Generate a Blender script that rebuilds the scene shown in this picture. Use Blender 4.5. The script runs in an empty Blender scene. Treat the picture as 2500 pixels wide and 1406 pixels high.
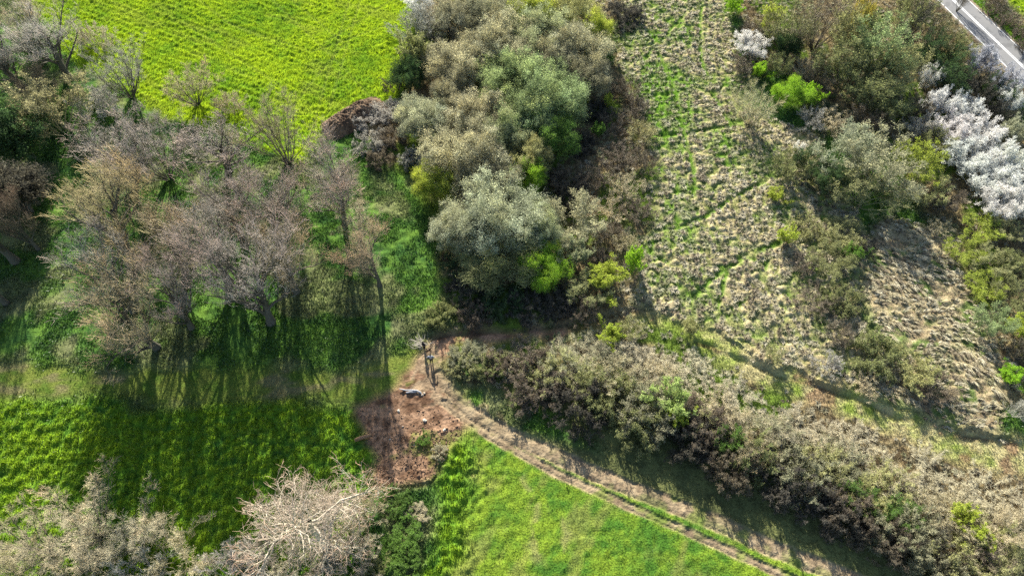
import bpy, math, random
import numpy as np
from mathutils import Vector, Matrix
# ------------------------------------------------------------------ camera, sky, sun
S = bpy.context.scene
COL = S.collection
CAMH = 75.0; FPX = 1690.0; TILT = math.radians(34.5)
cd = bpy.data.cameras.new('camera'); cam = bpy.data.objects.new('camera', cd); COL.objects.link(cam)
cam.location = (0, 0, CAMH); cam.rotation_euler = (TILT, 0, 0)
cd.sensor_width = 36; cd.lens = 36 * FPX / 2500; cd.clip_end = 6000; cd.clip_start = 0.5
S.camera = cam
SUN_EL = math.radians(25); SUN_AZ = math.radians(10)          # sun stands behind the scene, a little to the left
w = bpy.data.worlds.new('World'); S.world = w; w.use_nodes = True
nt = w.node_tree; bg = nt.nodes['Background']
sky = nt.nodes.new('ShaderNodeTexSky'); sky.sky_type = 'NISHITA'; sky.sun_disc = False
sky.sun_elevation = SUN_EL; sky.sun_rotation = -SUN_AZ
nt.links.new(sky.outputs[0], bg.inputs[0]); bg.inputs[1].default_value = 0.075
sl = bpy.data.lights.new('sun', 'SUN'); sl.energy = 5.0; sl.angle = math.radians(0.5); sl.color = (1.0, 0.95, 0.84)
so = bpy.data.objects.new('sun', sl); COL.objects.link(so)
sd = Vector((-math.sin(SUN_AZ) * math.cos(SUN_EL), math.cos(SUN_AZ) * math.cos(SUN_EL), math.sin(SUN_EL)))
so.rotation_euler = sd.to_track_quat('Z', 'Y').to_euler()
so.location = (-30, 150, 90)
S.view_settings.view_transform = 'Standard'; S.view_settings.look = 'None'
S.view_settings.exposure = 1.68; S.view_settings.gamma = 1
S.cycles.max_bounces = 5; S.cycles.diffuse_bounces = 2; S.cycles.transmission_bounces = 3; S.cycles.glossy_bounces = 1
S.cycles.use_adaptive_sampling = False; S.cycles.use_denoising = False; S.cycles.sample_clamp_indirect = 3
RNG = np.random.default_rng(7)
ct, st = math.cos(TILT), math.sin(TILT)

def G(px, py, h=0.0):
    """ground point (m) seen at a place of the photograph, for a plane h metres up; and the view depth"""
    y = -(py - 703.0) / FPX; k = (CAMH - h) / (ct - y * st)
    return (px - 1250.0) / FPX * k, (y * ct + st) * k, k

def GP(pts): return np.array([G(a, b)[:2] for a, b in pts])

# ------------------------------------------------------------------ noise
def _hash(ix, iy, seed):
    ix = ix.astype(np.int64); iy = iy.astype(np.int64)
    n = (ix * 374761393 + iy * 668265263 + seed * 1442695041) & 0xffffffff
    n = ((n ^ (n >> 13)) * 1274126177) & 0xffffffff
    n = n ^ (n >> 16)
    return (n & 0xffffff) / float(0x1000000)

def vnoise(x, y, sc, seed):
    x = x / sc; y = y / sc; ix = np.floor(x); iy = np.floor(y); fx = x - ix; fy = y - iy
    fx = fx * fx * (3 - 2 * fx); fy = fy * fy * (3 - 2 * fy)
    a = _hash(ix, iy, seed); b = _hash(ix + 1, iy, seed); c = _hash(ix, iy + 1, seed); d = _hash(ix + 1, iy + 1, seed)
    return (a * (1 - fx) + b * fx) * (1 - fy) + (c * (1 - fx) + d * fx) * fy

def fbm(x, y, sc, seed, o=3):
    r = 0; amp = 1; tot = 0
    for i in range(o):
        r = r + amp * vnoise(x + 13.7 * i, y - 7.1 * i, sc / 2 ** i, seed + i); tot += amp; amp *= .55
    return r / tot

def worley(x, y, sc, seed):
    x = x / sc; y = y / sc; ix = np.floor(x); iy = np.floor(y)
    best = np.full(x.shape, 9.0); cid = np.zeros(x.shape)
    for dx in (-1, 0, 1):
        for dy in (-1, 0, 1):
            jx = ix + dx; jy = iy + dy
            cx = jx + .15 + .7 * _hash(jx, jy, seed); cy = jy + .15 + .7 * _hash(jx, jy, seed + 5)
            d = (x - cx) ** 2 + (y - cy) ** 2; h = _hash(jx, jy, seed + 9)
            m = d < best; best = np.where(m, d, best); cid = np.where(m, h, cid)
    return np.sqrt(best), cid

def inpoly(x, y, P):
    r = np.zeros(x.shape, bool); n = len(P); j = n - 1
    for i in range(n):
        xi, yi = P[i]; xj, yj = P[j]
        if yi != yj:
            r ^= ((yi > y) != (yj > y)) & (x < (xj - xi) * (y - yi) / (yj - yi) + xi)
        j = i
    return r

def pdist(x, y, P):
    """distance to a polyline and the signed side offset"""
    best = np.full(x.shape, 1e9); sg = np.zeros(x.shape)
    for (ax, ay), (bx, by) in zip(P[:-1], P[1:]):
        dx, dy = bx - ax, by - ay; L = dx * dx + dy * dy
        t = np.clip(((x - ax) * dx + (y - ay) * dy) / L, 0, 1)
        d = np.hypot(x - ax - t * dx, y - ay - t * dy)
        s = (dx * (y - ay) - dy * (x - ax))
        m = d < best; best = np.where(m, d, best); sg = np.where(m, np.sign(s) * d, sg)
    return best, sg

def sstep(a, b, v):
    t = np.clip((v - a) / (b - a), 0, 1); return t * t * (3 - 2 * t)

# ------------------------------------------------------------------ materials
def newmat(name):
    m = bpy.data.materials.new(name); m.use_nodes = True; n = m.node_tree; n.nodes.clear()
    return m, n, n.nodes.new('ShaderNodeOutputMaterial')

def N(n, t, **kw):
    o = n.nodes.new(t)
    for k, v in kw.items(): setattr(o, k, v)
    return o

def attr_mat(name, transl=0.0, tint=False, bump=0.0, bscale=8.0, grain=0.25, gloss=0.0, rough=.6):
    """vertex colour 'Col' (the thing's own colour), optional object tint, fine procedural grain, diffuse + translucent"""
    m, n, out = newmat(name); L = n.links.new
    a = N(n, 'ShaderNodeAttribute', attribute_name='Col')
    col = a.outputs['Color']
    if tint:
        oi = N(n, 'ShaderNodeObjectInfo'); mx = N(n, 'ShaderNodeMix', data_type='RGBA', blend_type='MULTIPLY')
        mx.inputs[0].default_value = 1; L(col, mx.inputs[6]); L(oi.outputs['Color'], mx.inputs[7]); col = mx.outputs[2]
    nz = None
    if grain > 0:
        tc = N(n, 'ShaderNodeTexCoord'); nz = N(n, 'ShaderNodeTexNoise'); nz.inputs['Scale'].default_value = bscale; nz.inputs['Detail'].default_value = 5
        L(tc.outputs['Object'], nz.inputs['Vector'])
        mr = N(n, 'ShaderNodeMapRange'); mr.inputs[1].default_value = .3; mr.inputs[2].default_value = .7
        mr.inputs[3].default_value = 1 - grain; mr.inputs[4].default_value = 1 + grain
        L(nz.outputs['Fac'], mr.inputs[0])
        vm = N(n, 'ShaderNodeVectorMath', operation='SCALE'); L(col, vm.inputs[0]); L(mr.outputs[0], vm.inputs['Scale']); col = vm.outputs[0]
    d = N(n, 'ShaderNodeBsdfDiffuse'); L(col, d.inputs[0]); sh = d.outputs[0]
    if bump > 0:
        b = N(n, 'ShaderNodeBump'); b.inputs['Strength'].default_value = 1; b.inputs['Distance'].default_value = bump
        L(nz.outputs['Fac'], b.inputs['Height']); L(b.outputs[0], d.inputs['Normal'])
    if transl > 0:
        t = N(n, 'ShaderNodeBsdfTranslucent'); L(col, t.inputs[0]); ms = N(n, 'ShaderNodeMixShader'); ms.inputs[0].default_value = transl
        L(sh, ms.inputs[1]); L(t.outputs[0], ms.inputs[2]); sh = ms.outputs[0]
    if gloss > 0:
        g = N(n, 'ShaderNodeBsdfGlossy'); g.inputs['Roughness'].default_value = rough; g.inputs[0].default_value = (1, 1, 1, 1)
        ms = N(n, 'ShaderNodeMixShader'); ms.inputs[0].default_value = gloss; L(sh, ms.inputs[1]); L(g.outputs[0], ms.inputs[2]); sh = ms.outputs[0]
    L(sh, out.inputs[0]); return m

M_GROUND = attr_mat('ground_surface', bump=.10, bscale=5.0, grain=.30)
M_SOIL = attr_mat('earth', bump=.12, bscale=3.5, grain=.28)
M_BLADE = attr_mat('grass_blades', transl=.45, grain=0, gloss=.03, rough=.45)
M_STRAW = attr_mat('dry_straw', transl=.30, grain=0, gloss=.02, rough=.5)
M_LEAF = attr_mat('leaves', transl=.50, tint=True, grain=0)
M_TWIG = attr_mat('twigs', transl=.0, tint=True, grain=0, gloss=.03, rough=.5)
M_BARK = attr_mat('bark', tint=True, bump=.02, bscale=9, grain=.35)
M_ROAD = attr_mat('asphalt', bump=.004, bscale=30, grain=.12)
M_PAINT = attr_mat('road_paint', grain=.10, bscale=12)
M_CLOTH = attr_mat('cloth', tint=True, grain=.12, bscale=25)
M_STONE = attr_mat('stone', tint=True, bump=.03, bscale=9, grain=.25)

# ------------------------------------------------------------------ mesh building
def mesh_np(name, V, F, C=None, mat=None, smooth=False):
    """V (n,3), F (m,3|4) -> mesh data; C (n,3) colours"""
    me = bpy.data.meshes.new(name); V = np.ascontiguousarray(V, np.float32); F = np.ascontiguousarray(F, np.int32)
    k = F.shape[1]; me.vertices.add(len(V)); me.vertices.foreach_set('co', V.ravel())
    me.loops.add(F.size); me.loops.foreach_set('vertex_index', F.ravel())
    me.polygons.add(len(F)); me.polygons.foreach_set('loop_start', np.arange(len(F), dtype=np.int32) * k)
    if smooth: me.polygons.foreach_set('use_smooth', np.ones(len(F), bool))
    me.update(calc_edges=True)
    a = me.attributes.new('Col', 'FLOAT_COLOR', 'POINT')
    c = np.ones((len(V), 4), np.float32)
    if C is not None: c[:, :3] = C
    a.data.foreach_set('color', c.ravel())
    if mat: me.materials.append(mat)
    return me

def link(name, data, parent=None, color=None):
    o = bpy.data.objects.new(name, data); COL.objects.link(o)
    if parent: o.parent = parent
    if color is not None: o.color = (*color, 1)
    return o

def tag(o, label=None, cat=None, group=None, kind=None):
    if label: o['label'] = label
    if cat: o['category'] = cat
    if group: o['group'] = group
    if kind: o['kind'] = kind
    return o

# ------------------------------------------------------------------ TERRAIN
STEP = .21
xs = np.arange(-108, 108, STEP); ys = np.arange(7, 128, STEP)
X, Y = np.meshgrid(xs, ys)
jx = X + 3.2 * (fbm(X, Y, 2.6, 31) - .5); jy = Y + 3.2 * (fbm(X, Y, 2.6, 37) - .5)    # ragged borders
R_FLOOR, R_FIELD, R_CROP, R_STRIP, R_SOIL, R_MOWN, R_MEADOW, R_FLAT, R_SCRUB, R_PATH, R_ROAD, R_VERGE, R_FIELD2, R_TALL = range(14)
LAB = np.full(X.shape, R_FLOOR)
def paint(lab, pts, jit=True):
    P = GP(pts); LAB[inpoly(jx if jit else X, jy if jit else Y, P)] = lab
paint(R_FIELD, [(60, -260), (1060, -260), (1045, 0), (1015, 110), (980, 190), (960, 240), (870, 260), (790, 300), (740, 400), (690, 395), (560, 330), (420, 290), (280, 220), (60, 40)])
paint(R_SCRUB, [(1040, -200), (1620, -200), (1500, 70), (1540, 200), (1600, 300), (1610, 450), (1600, 560), (1560, 650), (1560, 740), (1640, 780), (1400, 830), (1120, 810), (1060, 600), (1000, 420), (930, 400), (890, 300), (975, 240), (1010, 110)])
paint(R_MEADOW, [(1600, -200), (1830, -200), (1800, 20), (1790, 130), (1830, 170), (1790, 230), (1880, 300), (1990, 330), (2040, 450), (2090, 540), (2150, 640), (2080, 760), (2150, 860), (2060, 960), (1900, 920), (1700, 850), (1600, 790), (1540, 740), (1560, 620), (1600, 540), (1600, 420), (1580, 300), (1530, 190), (1500, 80)])
paint(R_FLAT, [(2130, 540), (2330, 560), (2360, 700), (2450, 860), (2480, 960), (2420, 1070), (2240, 1020), (2080, 960), (2150, 850), (2100, 740)])
paint(R_SCRUB, [(1830, -200), (2330, -200), (2560, 330), (2700, 600), (2700, 1000), (2480, 1000), (2440, 860), (2360, 720), (2330, 560), (2250, 520), (2200, 420), (2100, 330), (2050, 270), (1960, 230), (1930, 180), (1830, 150), (1800, 40)])
paint(R_PATH, [(1520, 770), (1680, 790), (1900, 900), (2060, 955), (2300, 1040), (2700, 1100), (2700, 1330), (2480, 1160), (2300, 1110), (2080, 1030), (1850, 940), (1650, 830), (1540, 810)])
paint(R_SCRUB, [(1060, 830), (1300, 815), (1540, 800), (1660, 830), (1850, 940), (2080, 1030), (2300, 1110), (2480, 1160), (2700, 1330), (2700, 1700), (2250, 1480), (2080, 1310), (1900, 1220), (1700, 1120), (1500, 1060), (1300, 1010), (1120, 920)])
paint(R_CROP, [(-300, 955), (0, 965), (200, 985), (400, 1000), (640, 985), (860, 1000), (905, 1090), (915, 1180), (900, 1300), (900, 1600), (-300, 1700)])
paint(R_STRIP, [(-300, 880), (0, 885), (300, 905), (700, 900), (900, 890), (1010, 850), (1040, 840), (1100, 900), (1100, 960), (1000, 985), (870, 990), (640, 985), (300, 985), (0, 960), (-300, 955)])
paint(R_MOWN, [(1110, 1040), (1200, 1050), (1500, 1100), (1300, 990), (1130, 930), (1600, 1010), (1800, 1120), (2000, 1240), (2300, 1400), (2500, 1600), (900, 1600), (1040, 1400), (1080, 1300), (1060, 1200), (1130, 1110)])
TALLP = GP([(1085, 1110), (1100, 1200), (1075, 1300), (1040, 1420)]); dT, _ = pdist(X, Y, TALLP)
paint(R_TALL if False else R_MOWN, [(1095, 1085), (1160, 1110), (1250, 1200), (1230, 1300), (1180, 1420), (1040, 1600), (900, 1600), (1030, 1420), (1080, 1280), (1050, 1180)])
paint(R_SOIL, [(870, 995), (915, 975), (960, 940), (985, 905), (1040, 840), (1050, 822), (1200, 812), (1420, 800), (1480, 812), (1300, 838), (1100, 850), (1075, 900), (1130, 1000), (1128, 1060), (1115, 1085), (1070, 1120), (1045, 1180), (960, 1195), (925, 1185), (920, 1120), (900, 1090), (880, 1070)])
LAB[(LAB == R_MOWN) & (dT * .16 + .9 * (fbm(X, Y, 2.0, 51) - .5) + .25 < .62) & (dT < 7)] = R_TALL
TRK1 = GP([(1075, 920), (1150, 1010), (1250, 1065), (1500, 1177), (1640, 1231), (1762, 1281), (1865, 1329), (2070, 1412), (2250, 1490)])
TRK2 = GP([(1085, 985), (1200, 1070), (1290, 1118), (1342, 1146), (1513, 1226), (1700, 1308), (1860, 1380), (2000, 1440)])
d1, s1 = pdist(X + .25 * (fbm(X, Y, 1.5, 3) - .5), Y, TRK1); d2, s2 = pdist(X, Y + .25 * (fbm(X, Y, 1.5, 4) - .5), TRK2)
TRK = np.maximum(1 - sstep(.75, 1.15, d1 + .4 * (fbm(X, Y, 1.2, 41) - .5)), 1 - sstep(.35, .70, d2 + .3 * (fbm(X, Y, 1.2, 42) - .5))) * (.7 + .3 * sstep(.30, .42, fbm(X, Y, 2.6, 43)))
TRK[(LAB == R_SCRUB)] = 0
SOILY = inpoly(jx, jy, GP([(1030, 830), (1110, 900), (1150, 985), (1260, 1050), (1240, 1085), (1190, 1075), (1130, 1030), (1060, 1000), (1000, 940)]))
# road: straight, centre line through two points of the photograph
RA = np.array(G(2290, -30)[:2]); RB = np.array(G(2515, 185)[:2])
RD = (RB - RA) / np.linalg.norm(RB - RA); RN = np.array([-RD[1], RD[0]])
roff = (X - RA[0]) * RN[0] + (Y - RA[1]) * RN[1]
LAB[(np.abs(roff) < 3.15)] = R_ROAD
LAB[(roff >= 3.15) & (roff < 6.0)] = R_VERGE
LAB[(roff >= 6.0) & (roff < 10)] = R_SCRUB
LAB[(roff >= 10)] = R_FIELD2
if True:
    edge = None
# relief
und = .5 * (fbm(X, Y, 22, 61, 2) - .5)
Z = und.copy()
w_f, w_id = worley(X + 1.2 * fbm(X, Y, 1.9, 17), Y + 1.2 * fbm(X, Y, 1.9, 18), .70, 11)
hum = np.clip(1 - w_f * 1.5, 0, 1)
w2, w2id = worley(X + 1.6 * fbm(X, Y, 2.6, 5), Y + 1.6 * fbm(X, Y, 2.6, 6), 1.05, 15)
hum2 = np.clip(1 - w2 * 1.25, 0, 1)
ang = math.radians(-28); U = X * math.cos(ang) + Y * math.sin(ang); Vv = -X * math.sin(ang) + Y * math.cos(ang)
rows = .5 + .5 * np.sin(Vv / .62 * 2 * math.pi / 2.0 + 3 * fbm(X, Y, 6, 71))
fine = fbm(X, Y, .8, 81, 2)
isl = lambda l: (LAB == l)
Z += np.where(isl(R_FIELD) | isl(R_FIELD2), (.16 * hum * (.35 + w_id) + .13 * rows * (.3 + fine) * sstep(.35, .6, fbm(X, Y, 12, 23) + .25 * (X < -30) - .1) + .22 * fine) * (.45 + fbm(X, Y, 6, 19)), 0)
Z += np.where(isl(R_CROP) | isl(R_TALL), .42 * hum2 * (.3 + w2id) + .30 * fine, 0)
Z += np.where(isl(R_FLOOR), .16 * hum2 + .16 * fine, 0)
# meadow: tussocks with trodden paths between
MP = [[(1540, 600), (1640, 645), (1770, 652), (1835, 625), (1905, 590)], [(1780, 650), (1762, 700), (1742, 770), (1690, 810)], [(1770, 655), (1720, 700), (1650, 760)],
      [(1900, 410), (1860, 445), (1790, 485), (1730, 525), (1640, 560)], [(1722, -40), (1708, 60), (1712, 150), (1740, 230), (1790, 310)], [(1610, 330), (1700, 325), (1790, 305)],
      [(1600, 120), (1640, 200), (1660, 300), (1690, 400), (1700, 520)], [(1870, 640), (1850, 700), (1770, 780)], [(1690, 20), (1620, 90), (1570, 150)]]
mp = np.zeros(X.shape)
for q in MP:
    d, _ = pdist(X + .9 * (fbm(X, Y, 2.4, 8) - .5), Y + .9 * (fbm(X, Y, 2.4, 9) - .5), GP(q)); mp = np.maximum(mp, (1 - sstep(.15, .60, d)) * sstep(.30, .55, fbm(X, Y, 3.2, 10)))
tus = hum2 ** .8 * (.5 + .8 * w2id)
Z += np.where(isl(R_MEADOW), (.42 * tus + .22 * fine) * (1 - .8 * mp), 0)
fl_a = fbm(X * .45 + .3 * Y, Y * 1.8, 1.5, 215)
Z += np.where(isl(R_FLAT), .30 * tus + .14 * fine + .40 * fl_a, 0)
Z += np.where(isl(R_PATH), .12 * hum + .08 * fine, 0)
Z += np.where(isl(R_SCRUB), .22 * tus + .12 * fine, 0)
Z += np.where(isl(R_MOWN), .20 * fine + .12 * hum * w_id + .25 * hum2 * (1 - sstep(3, 10, dT)), 0)
Z += np.where(isl(R_STRIP), .07 * fine + .03 * hum, 0)
clod, _ = worley(X, Y, .34, 91)
cloddy = sstep(.35, .6, fbm(X, Y, 3.0, 93))
sp_low = inpoly(X, Y, GP([(860, 1060), (1000, 1060), (1120, 1040), (1130, 1210), (900, 1210)]))
Z += np.where(isl(R_SOIL), .10 * fine + (.16 + .34 * sp_low) * np.clip(1 - clod * 1.4, 0, 1) * (.25 + .75 * cloddy) + .45 * sp_low * (fbm(X, Y, 1.6, 95) - .4), 0)
# track: wheel ruts and cleats
cle = np.where(d1 < 1.1, .5 + .5 * np.sin((X * .9 - Y * .45) * 2 * math.pi / .62), 0)
Z -= np.where(TRK > .5, .06 + .04 * cle, 0)
for P, o in ((TRK1, .72), (TRK1, -.72), (TRK2, .32), (TRK2, -.3)):
    dd, ss = pdist(X, Y, P); Z -= .10 * (1 - sstep(.06, .22, np.abs(ss - o))) * (dd < 1.2) * (TRK > .3)
# ditch bank under the willows, and the bank line along the mown path
DT = GP([(1040, 826), (1150, 812), (1300, 805), (1420, 790), (1540, 760)]); dd, ss = pdist(X, Y, DT); Z += np.where(ss < 0, 0, .0) - .45 * np.exp(-(dd / .5) ** 2)
wob = .9 * (fbm(X, Y, 3, 78) - .5)
BK = GP([(1640, 770), (1690, 835), (1800, 880), (1900, 918), (2060, 970), (2200, 1020), (2330, 1060), (2560, 1100)]); db, sb = pdist(X + wob, Y + wob, BK)
bkn = sstep(.35, .6, fbm(X, Y, 3.5, 77))
Z -= .35 * np.exp(-(db / .4) ** 2) * bkn
Z += .30 * sstep(0, .7, sb) * np.exp(-(db / 2.2) ** 2) * bkn
# spoil mound at the field corner
mx0, my0, _ = G(862, 280, .8); ca, sa = math.cos(.75), math.sin(.75)
mu = (X - mx0) * ca + (Y - my0) * sa; mv = -(X - mx0) * sa + (Y - my0) * ca
mound = np.exp(-((mu / 3.6) ** 4 + (mv / 1.6) ** 4))
Z += 0
# flatten the road
rz = .25
Z = np.where(np.abs(roff) < 3.3, rz, Z); Z = Z * sstep(3.2, 5, np.abs(roff)) + rz * (1 - sstep(3.2, 5, np.abs(roff)))
# colours (the surfaces' own)
def mixc(a, b, t): t = t[..., None]; return np.array(a) * (1 - t) + np.array(b) * t
n1 = fbm(X, Y, 5, 101); n2 = fbm(X, Y, 1.1, 103); n3 = fbm(X, Y, .45, 107, 2); n4 = fbm(X, Y, 14, 109)
c01 = lambda v, a=.3, b=.7: np.clip((v - a) / (b - a), 0, 1)
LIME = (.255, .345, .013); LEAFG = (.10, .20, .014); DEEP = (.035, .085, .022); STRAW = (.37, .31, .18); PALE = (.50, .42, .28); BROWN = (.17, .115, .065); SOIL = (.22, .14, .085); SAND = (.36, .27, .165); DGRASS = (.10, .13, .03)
Cc = np.zeros(X.shape + (3,))
def setc(l, c): m = isl(l); Cc[m] = c[m]
setc(R_FIELD, mixc(mixc(mixc(LEAFG, LIME, c01(n1 * .3 + n2 * .35 + n4 * .35, .28, .55)), LEAFG, c01(1 - hum, .2, 1) * .5), (.19, .24, .03), .5 * sstep(.55, .7, fbm(U, Vv * 3, 9, 181))))
setc(R_FIELD2, mixc(LEAFG, LIME, c01(n1)))
setc(R_CROP, mixc(mixc((.045, .13, .022), (.10, .21, .02), c01(n2)), (.21, .31, .014), c01(n1 * .5 + hum2 * .5 + n4 * .2, .35, .85) * .8))
setc(R_TALL, mixc(mixc((.045, .13, .022), (.10, .21, .02), c01(n2)), (.21, .31, .014), c01(n1 * .5 + hum2 * .5 + n4 * .2, .35, .85) * .8))
litter = mixc(BROWN, (.30, .20, .13), c01(n2))
lf = sstep(.52, .66, fbm(X, Y, 4.5, 121)) * sstep(-30, -10, X + Y * .0 + 14)
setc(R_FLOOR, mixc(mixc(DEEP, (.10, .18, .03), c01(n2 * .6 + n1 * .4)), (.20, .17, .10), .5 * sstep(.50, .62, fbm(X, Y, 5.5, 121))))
setc(R_STRIP, mixc(mixc((.07, .12, .02), (.14, .17, .035), c01(n2)), (.19, .15, .09), .6 * sstep(.52, .72, fbm(X, Y * 2.5, 4, 123))))
gtop = np.clip((X - 12) / 45, 0, 1) * .35 + np.clip((85 - Y) / 60, 0, 1) * .45     # drier to the right and near
gr_in = np.clip(c01(fbm(X, Y, 4, 131), .35, .65) * .6 + .85 - gtop * 1.15 - tus * .8, 0, 1); gr_in = np.maximum(gr_in, mp * .9)
MEAD = mixc(mixc((.27, .22, .11), STRAW, c01(w2id + n3 - .5, 0, 1)), (.10, .20, .022), gr_in)
setc(R_MEADOW, MEAD)
setc(R_FLAT, mixc(mixc((.20, .15, .09), STRAW, c01(n3 * .5 + fl_a * .5)), (.07, .13, .025), sstep(.50, .62, fbm(X, Y, 3.0, 141)) * .8))
setc(R_PATH, mixc(mixc((.36, .32, .16), (.20, .26, .05), c01(n1 * .5 + n2 * .5, .4, .65)), SOIL, sstep(.66, .74, fbm(X, Y, 3, 143)) * .8))
setc(R_SCRUB, mixc(mixc((.12, .09, .05), (.26, .21, .11), c01(n2)), (.10, .15, .025), sstep(.5, .65, n1)))
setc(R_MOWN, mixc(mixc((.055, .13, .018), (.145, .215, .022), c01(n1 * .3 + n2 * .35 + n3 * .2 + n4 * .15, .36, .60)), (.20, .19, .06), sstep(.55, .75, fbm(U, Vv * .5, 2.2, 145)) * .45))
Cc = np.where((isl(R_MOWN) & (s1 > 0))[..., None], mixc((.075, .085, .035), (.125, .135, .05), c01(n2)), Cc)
setc(R_SOIL, mixc(mixc((.095, .055, .034), (.28, .175, .11), c01(n2 * .6 + n3 * .4, .35, .62)), (.11, .14, .03), sstep(.62, .7, fbm(X, Y, 2.2, 147)) * .6))
setc(R_VERGE, mixc(LEAFG, (.15, .23, .03), c01(n2)))
rc = mixc(mixc((.19, .19, .19), (.24, .235, .23), c01(n1)), (.13, .13, .13), .5 * sstep(.60, .66, fbm(X, Y, 1.5, 191))) ; setc(R_ROAD, rc)
Cc = np.where(((np.abs(roff) > 2.75) & (np.abs(roff) < 3.35))[..., None], mixc((.22, .17, .12), (.28, .25, .2), c01(n3)), Cc)
tc = mixc(mixc((.15, .11, .07), (.29, .225, .14), c01(n2 * .5 + n3 * .5)), (.12, .16, .03), sstep(.60, .72, fbm(X, Y, 2.4, 151)) * .7)
Cc = Cc * (1 - TRK[..., None]) + tc * TRK[..., None]
Cc = np.where((SOILY & (n2 + .3 * n1 > .55))[..., None], Cc * .3 + tc * .7, Cc)
bank = np.exp(-(db / .35) ** 2) * (fbm(X, Y, 4, 153) > .45)
Cc = Cc * (1 - .7 * bank[..., None]) + np.array((.15, .09, .055)) * .7 * bank[..., None]
# trodden line across the mown field and pale wheel line in the top field
for q, o in (([(600, -60), (830, 160), (905, 240)], 0), ([(880, 0), (800, 280)], 0), ([(860, -20), (770, 290)], 0), ([(560, 60), (760, 130), (960, 60)], 0), ([(640, -60), (840, 110), (690, 290)], 0), ([(700, 120), (560, 60), (400, -60)], 0), ([(960, 0), (790, 110)], 0), ([(450, 60), (760, 260)], 0)):
    d, _ = pdist(X, Y, GP(q)); k = (np.exp(-(d / .22) ** 2) * .6 * isl(R_FIELD)); Z -= .12 * k; Cc = Cc * (1 - k[..., None] * .5) + np.array((.2, .22, .06)) * k[..., None] * .5
for q in ([(1280, 1170), (1300, 1230), (1290, 1290), (1310, 1380)], [(1180, 1120), (1150, 1200)], [(1330, 1200), (1400, 1350)]):
    d, _ = pdist(jx, jy, GP(q)); k = (np.exp(-(d / .5) ** 2) * .45 * sstep(.45, .6, fbm(X, Y, 1.6, 44)) * isl(R_MOWN)); Cc = Cc * (1 - k[..., None]) + np.array((.27, .22, .11)) * k[..., None]
ny, nx = X.shape
soft = (np.abs(roff) > 4.2)[..., None]
Cb = Cc.copy()
for ax in (0, 1):
    Cb = sum(np.roll(Cb, s_, ax) for s_ in (-3, -2, -1, 0, 1, 2, 3)) / 7
near = np.abs(sum(np.roll(LAB, s_, 0) + np.roll(LAB, s_, 1) for s_ in (-3, 3)) - 4 * LAB) > 0
Cc = np.where(soft & near[..., None], Cb * (.8 + .4 * n3[..., None]), Cc)
def zat(x, y):
    i = np.clip(((np.asarray(y) - ys[0]) / STEP).astype(int), 0, ny - 1); j = np.clip(((np.asarray(x) - xs[0]) / STEP).astype(int), 0, nx - 1)
    return Z[i, j]
def labat(x, y):
    i = np.clip(((np.asarray(y) - ys[0]) / STEP).astype(int), 0, ny - 1); j = np.clip(((np.asarray(x) - xs[0]) / STEP).astype(int), 0, nx - 1)
    return i, j
# faces -> one object per kind of ground
idx = np.arange(ny * nx).reshape(ny, nx)
FQ = np.stack([idx[:-1, :-1], idx[:-1, 1:], idx[1:, 1:], idx[1:, :-1]], -1).reshape(-1, 4)
FL = LAB[:-1, :-1].copy(); FL[(TRK[:-1, :-1] > .5)] = 20; FL = FL.ravel()
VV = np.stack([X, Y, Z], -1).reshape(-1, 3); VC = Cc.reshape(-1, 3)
def terrain(name, labs, mat):
    F = FQ[np.isin(FL, labs)]; u, inv = np.unique(F, return_inverse=True)
    me = mesh_np(name, VV[u], inv.reshape(F.shape), VC[u], mat, smooth=True)
    return tag(link(name, me), kind='structure')
terrain('field', [R_FIELD, R_FIELD2, R_CROP, R_TALL], M_GROUND)
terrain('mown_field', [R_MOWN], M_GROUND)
terrain('meadow', [R_MEADOW, R_FLAT], M_GROUND)
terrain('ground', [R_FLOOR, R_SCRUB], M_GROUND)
terrain('grass_path', [R_STRIP, R_PATH], M_GROUND)
terrain('bare_soil', [R_SOIL], M_SOIL)
terrain('dirt_track', [20], M_SOIL)
terrain('road', [R_ROAD], M_ROAD)
terrain('grass_verge', [R_VERGE], M_GROUND)
# land beyond
o = []
g = 3000
a0, a1, b0, b1 = xs[0] + .5, xs[-1] - .5, ys[0] + .5, ys[-1] - .5
Vb = np.array([(-g, -g, -.35), (g, -g, -.35), (g, g, -.35), (-g, g, -.35), (a0, b0, -.35), (a1, b0, -.35), (a1, b1, -.35), (a0, b1, -.35)])
Fb = np.array([(0, 1, 5, 4), (1, 2, 6, 5), (2, 3, 7, 6), (3, 0, 4, 7)])
tag(link('far_ground', mesh_np('far_ground', Vb, Fb, np.tile((.10, .15, .03), (8, 1)), M_GROUND)), kind='structure')
# road paint
def strip(off, wd, a, b):
    p = RA + RD * a; q = RA + RD * b; r = []
    for P in (p, q):
        for s in (-1, 1): r.append((*(P + RN * (off + s * wd / 2)), rz + .006))
    return r
SV = []; 
for off, wd in ((.17, .13), (-.17, .13)):
    a = -12
    while a < 34: SV += strip(off, wd, a, a + (2.9 if off > 0 else 3.0)); a += 3.0
for a in range(-12, 34, 6): SV += strip(2.68, .14, a, a + 6); SV += strip(-2.68, .14, a, a + 5.6)
SV = np.array(SV); SF = np.array([(4 * i, 4 * i + 1, 4 * i + 3, 4 * i + 2) for i in range(len(SV) // 4)])
tag(link('road_markings', mesh_np('road_markings', SV, SF, np.tile((.78, .78, .76), (len(SV), 1)), M_PAINT)), kind='structure')

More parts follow.
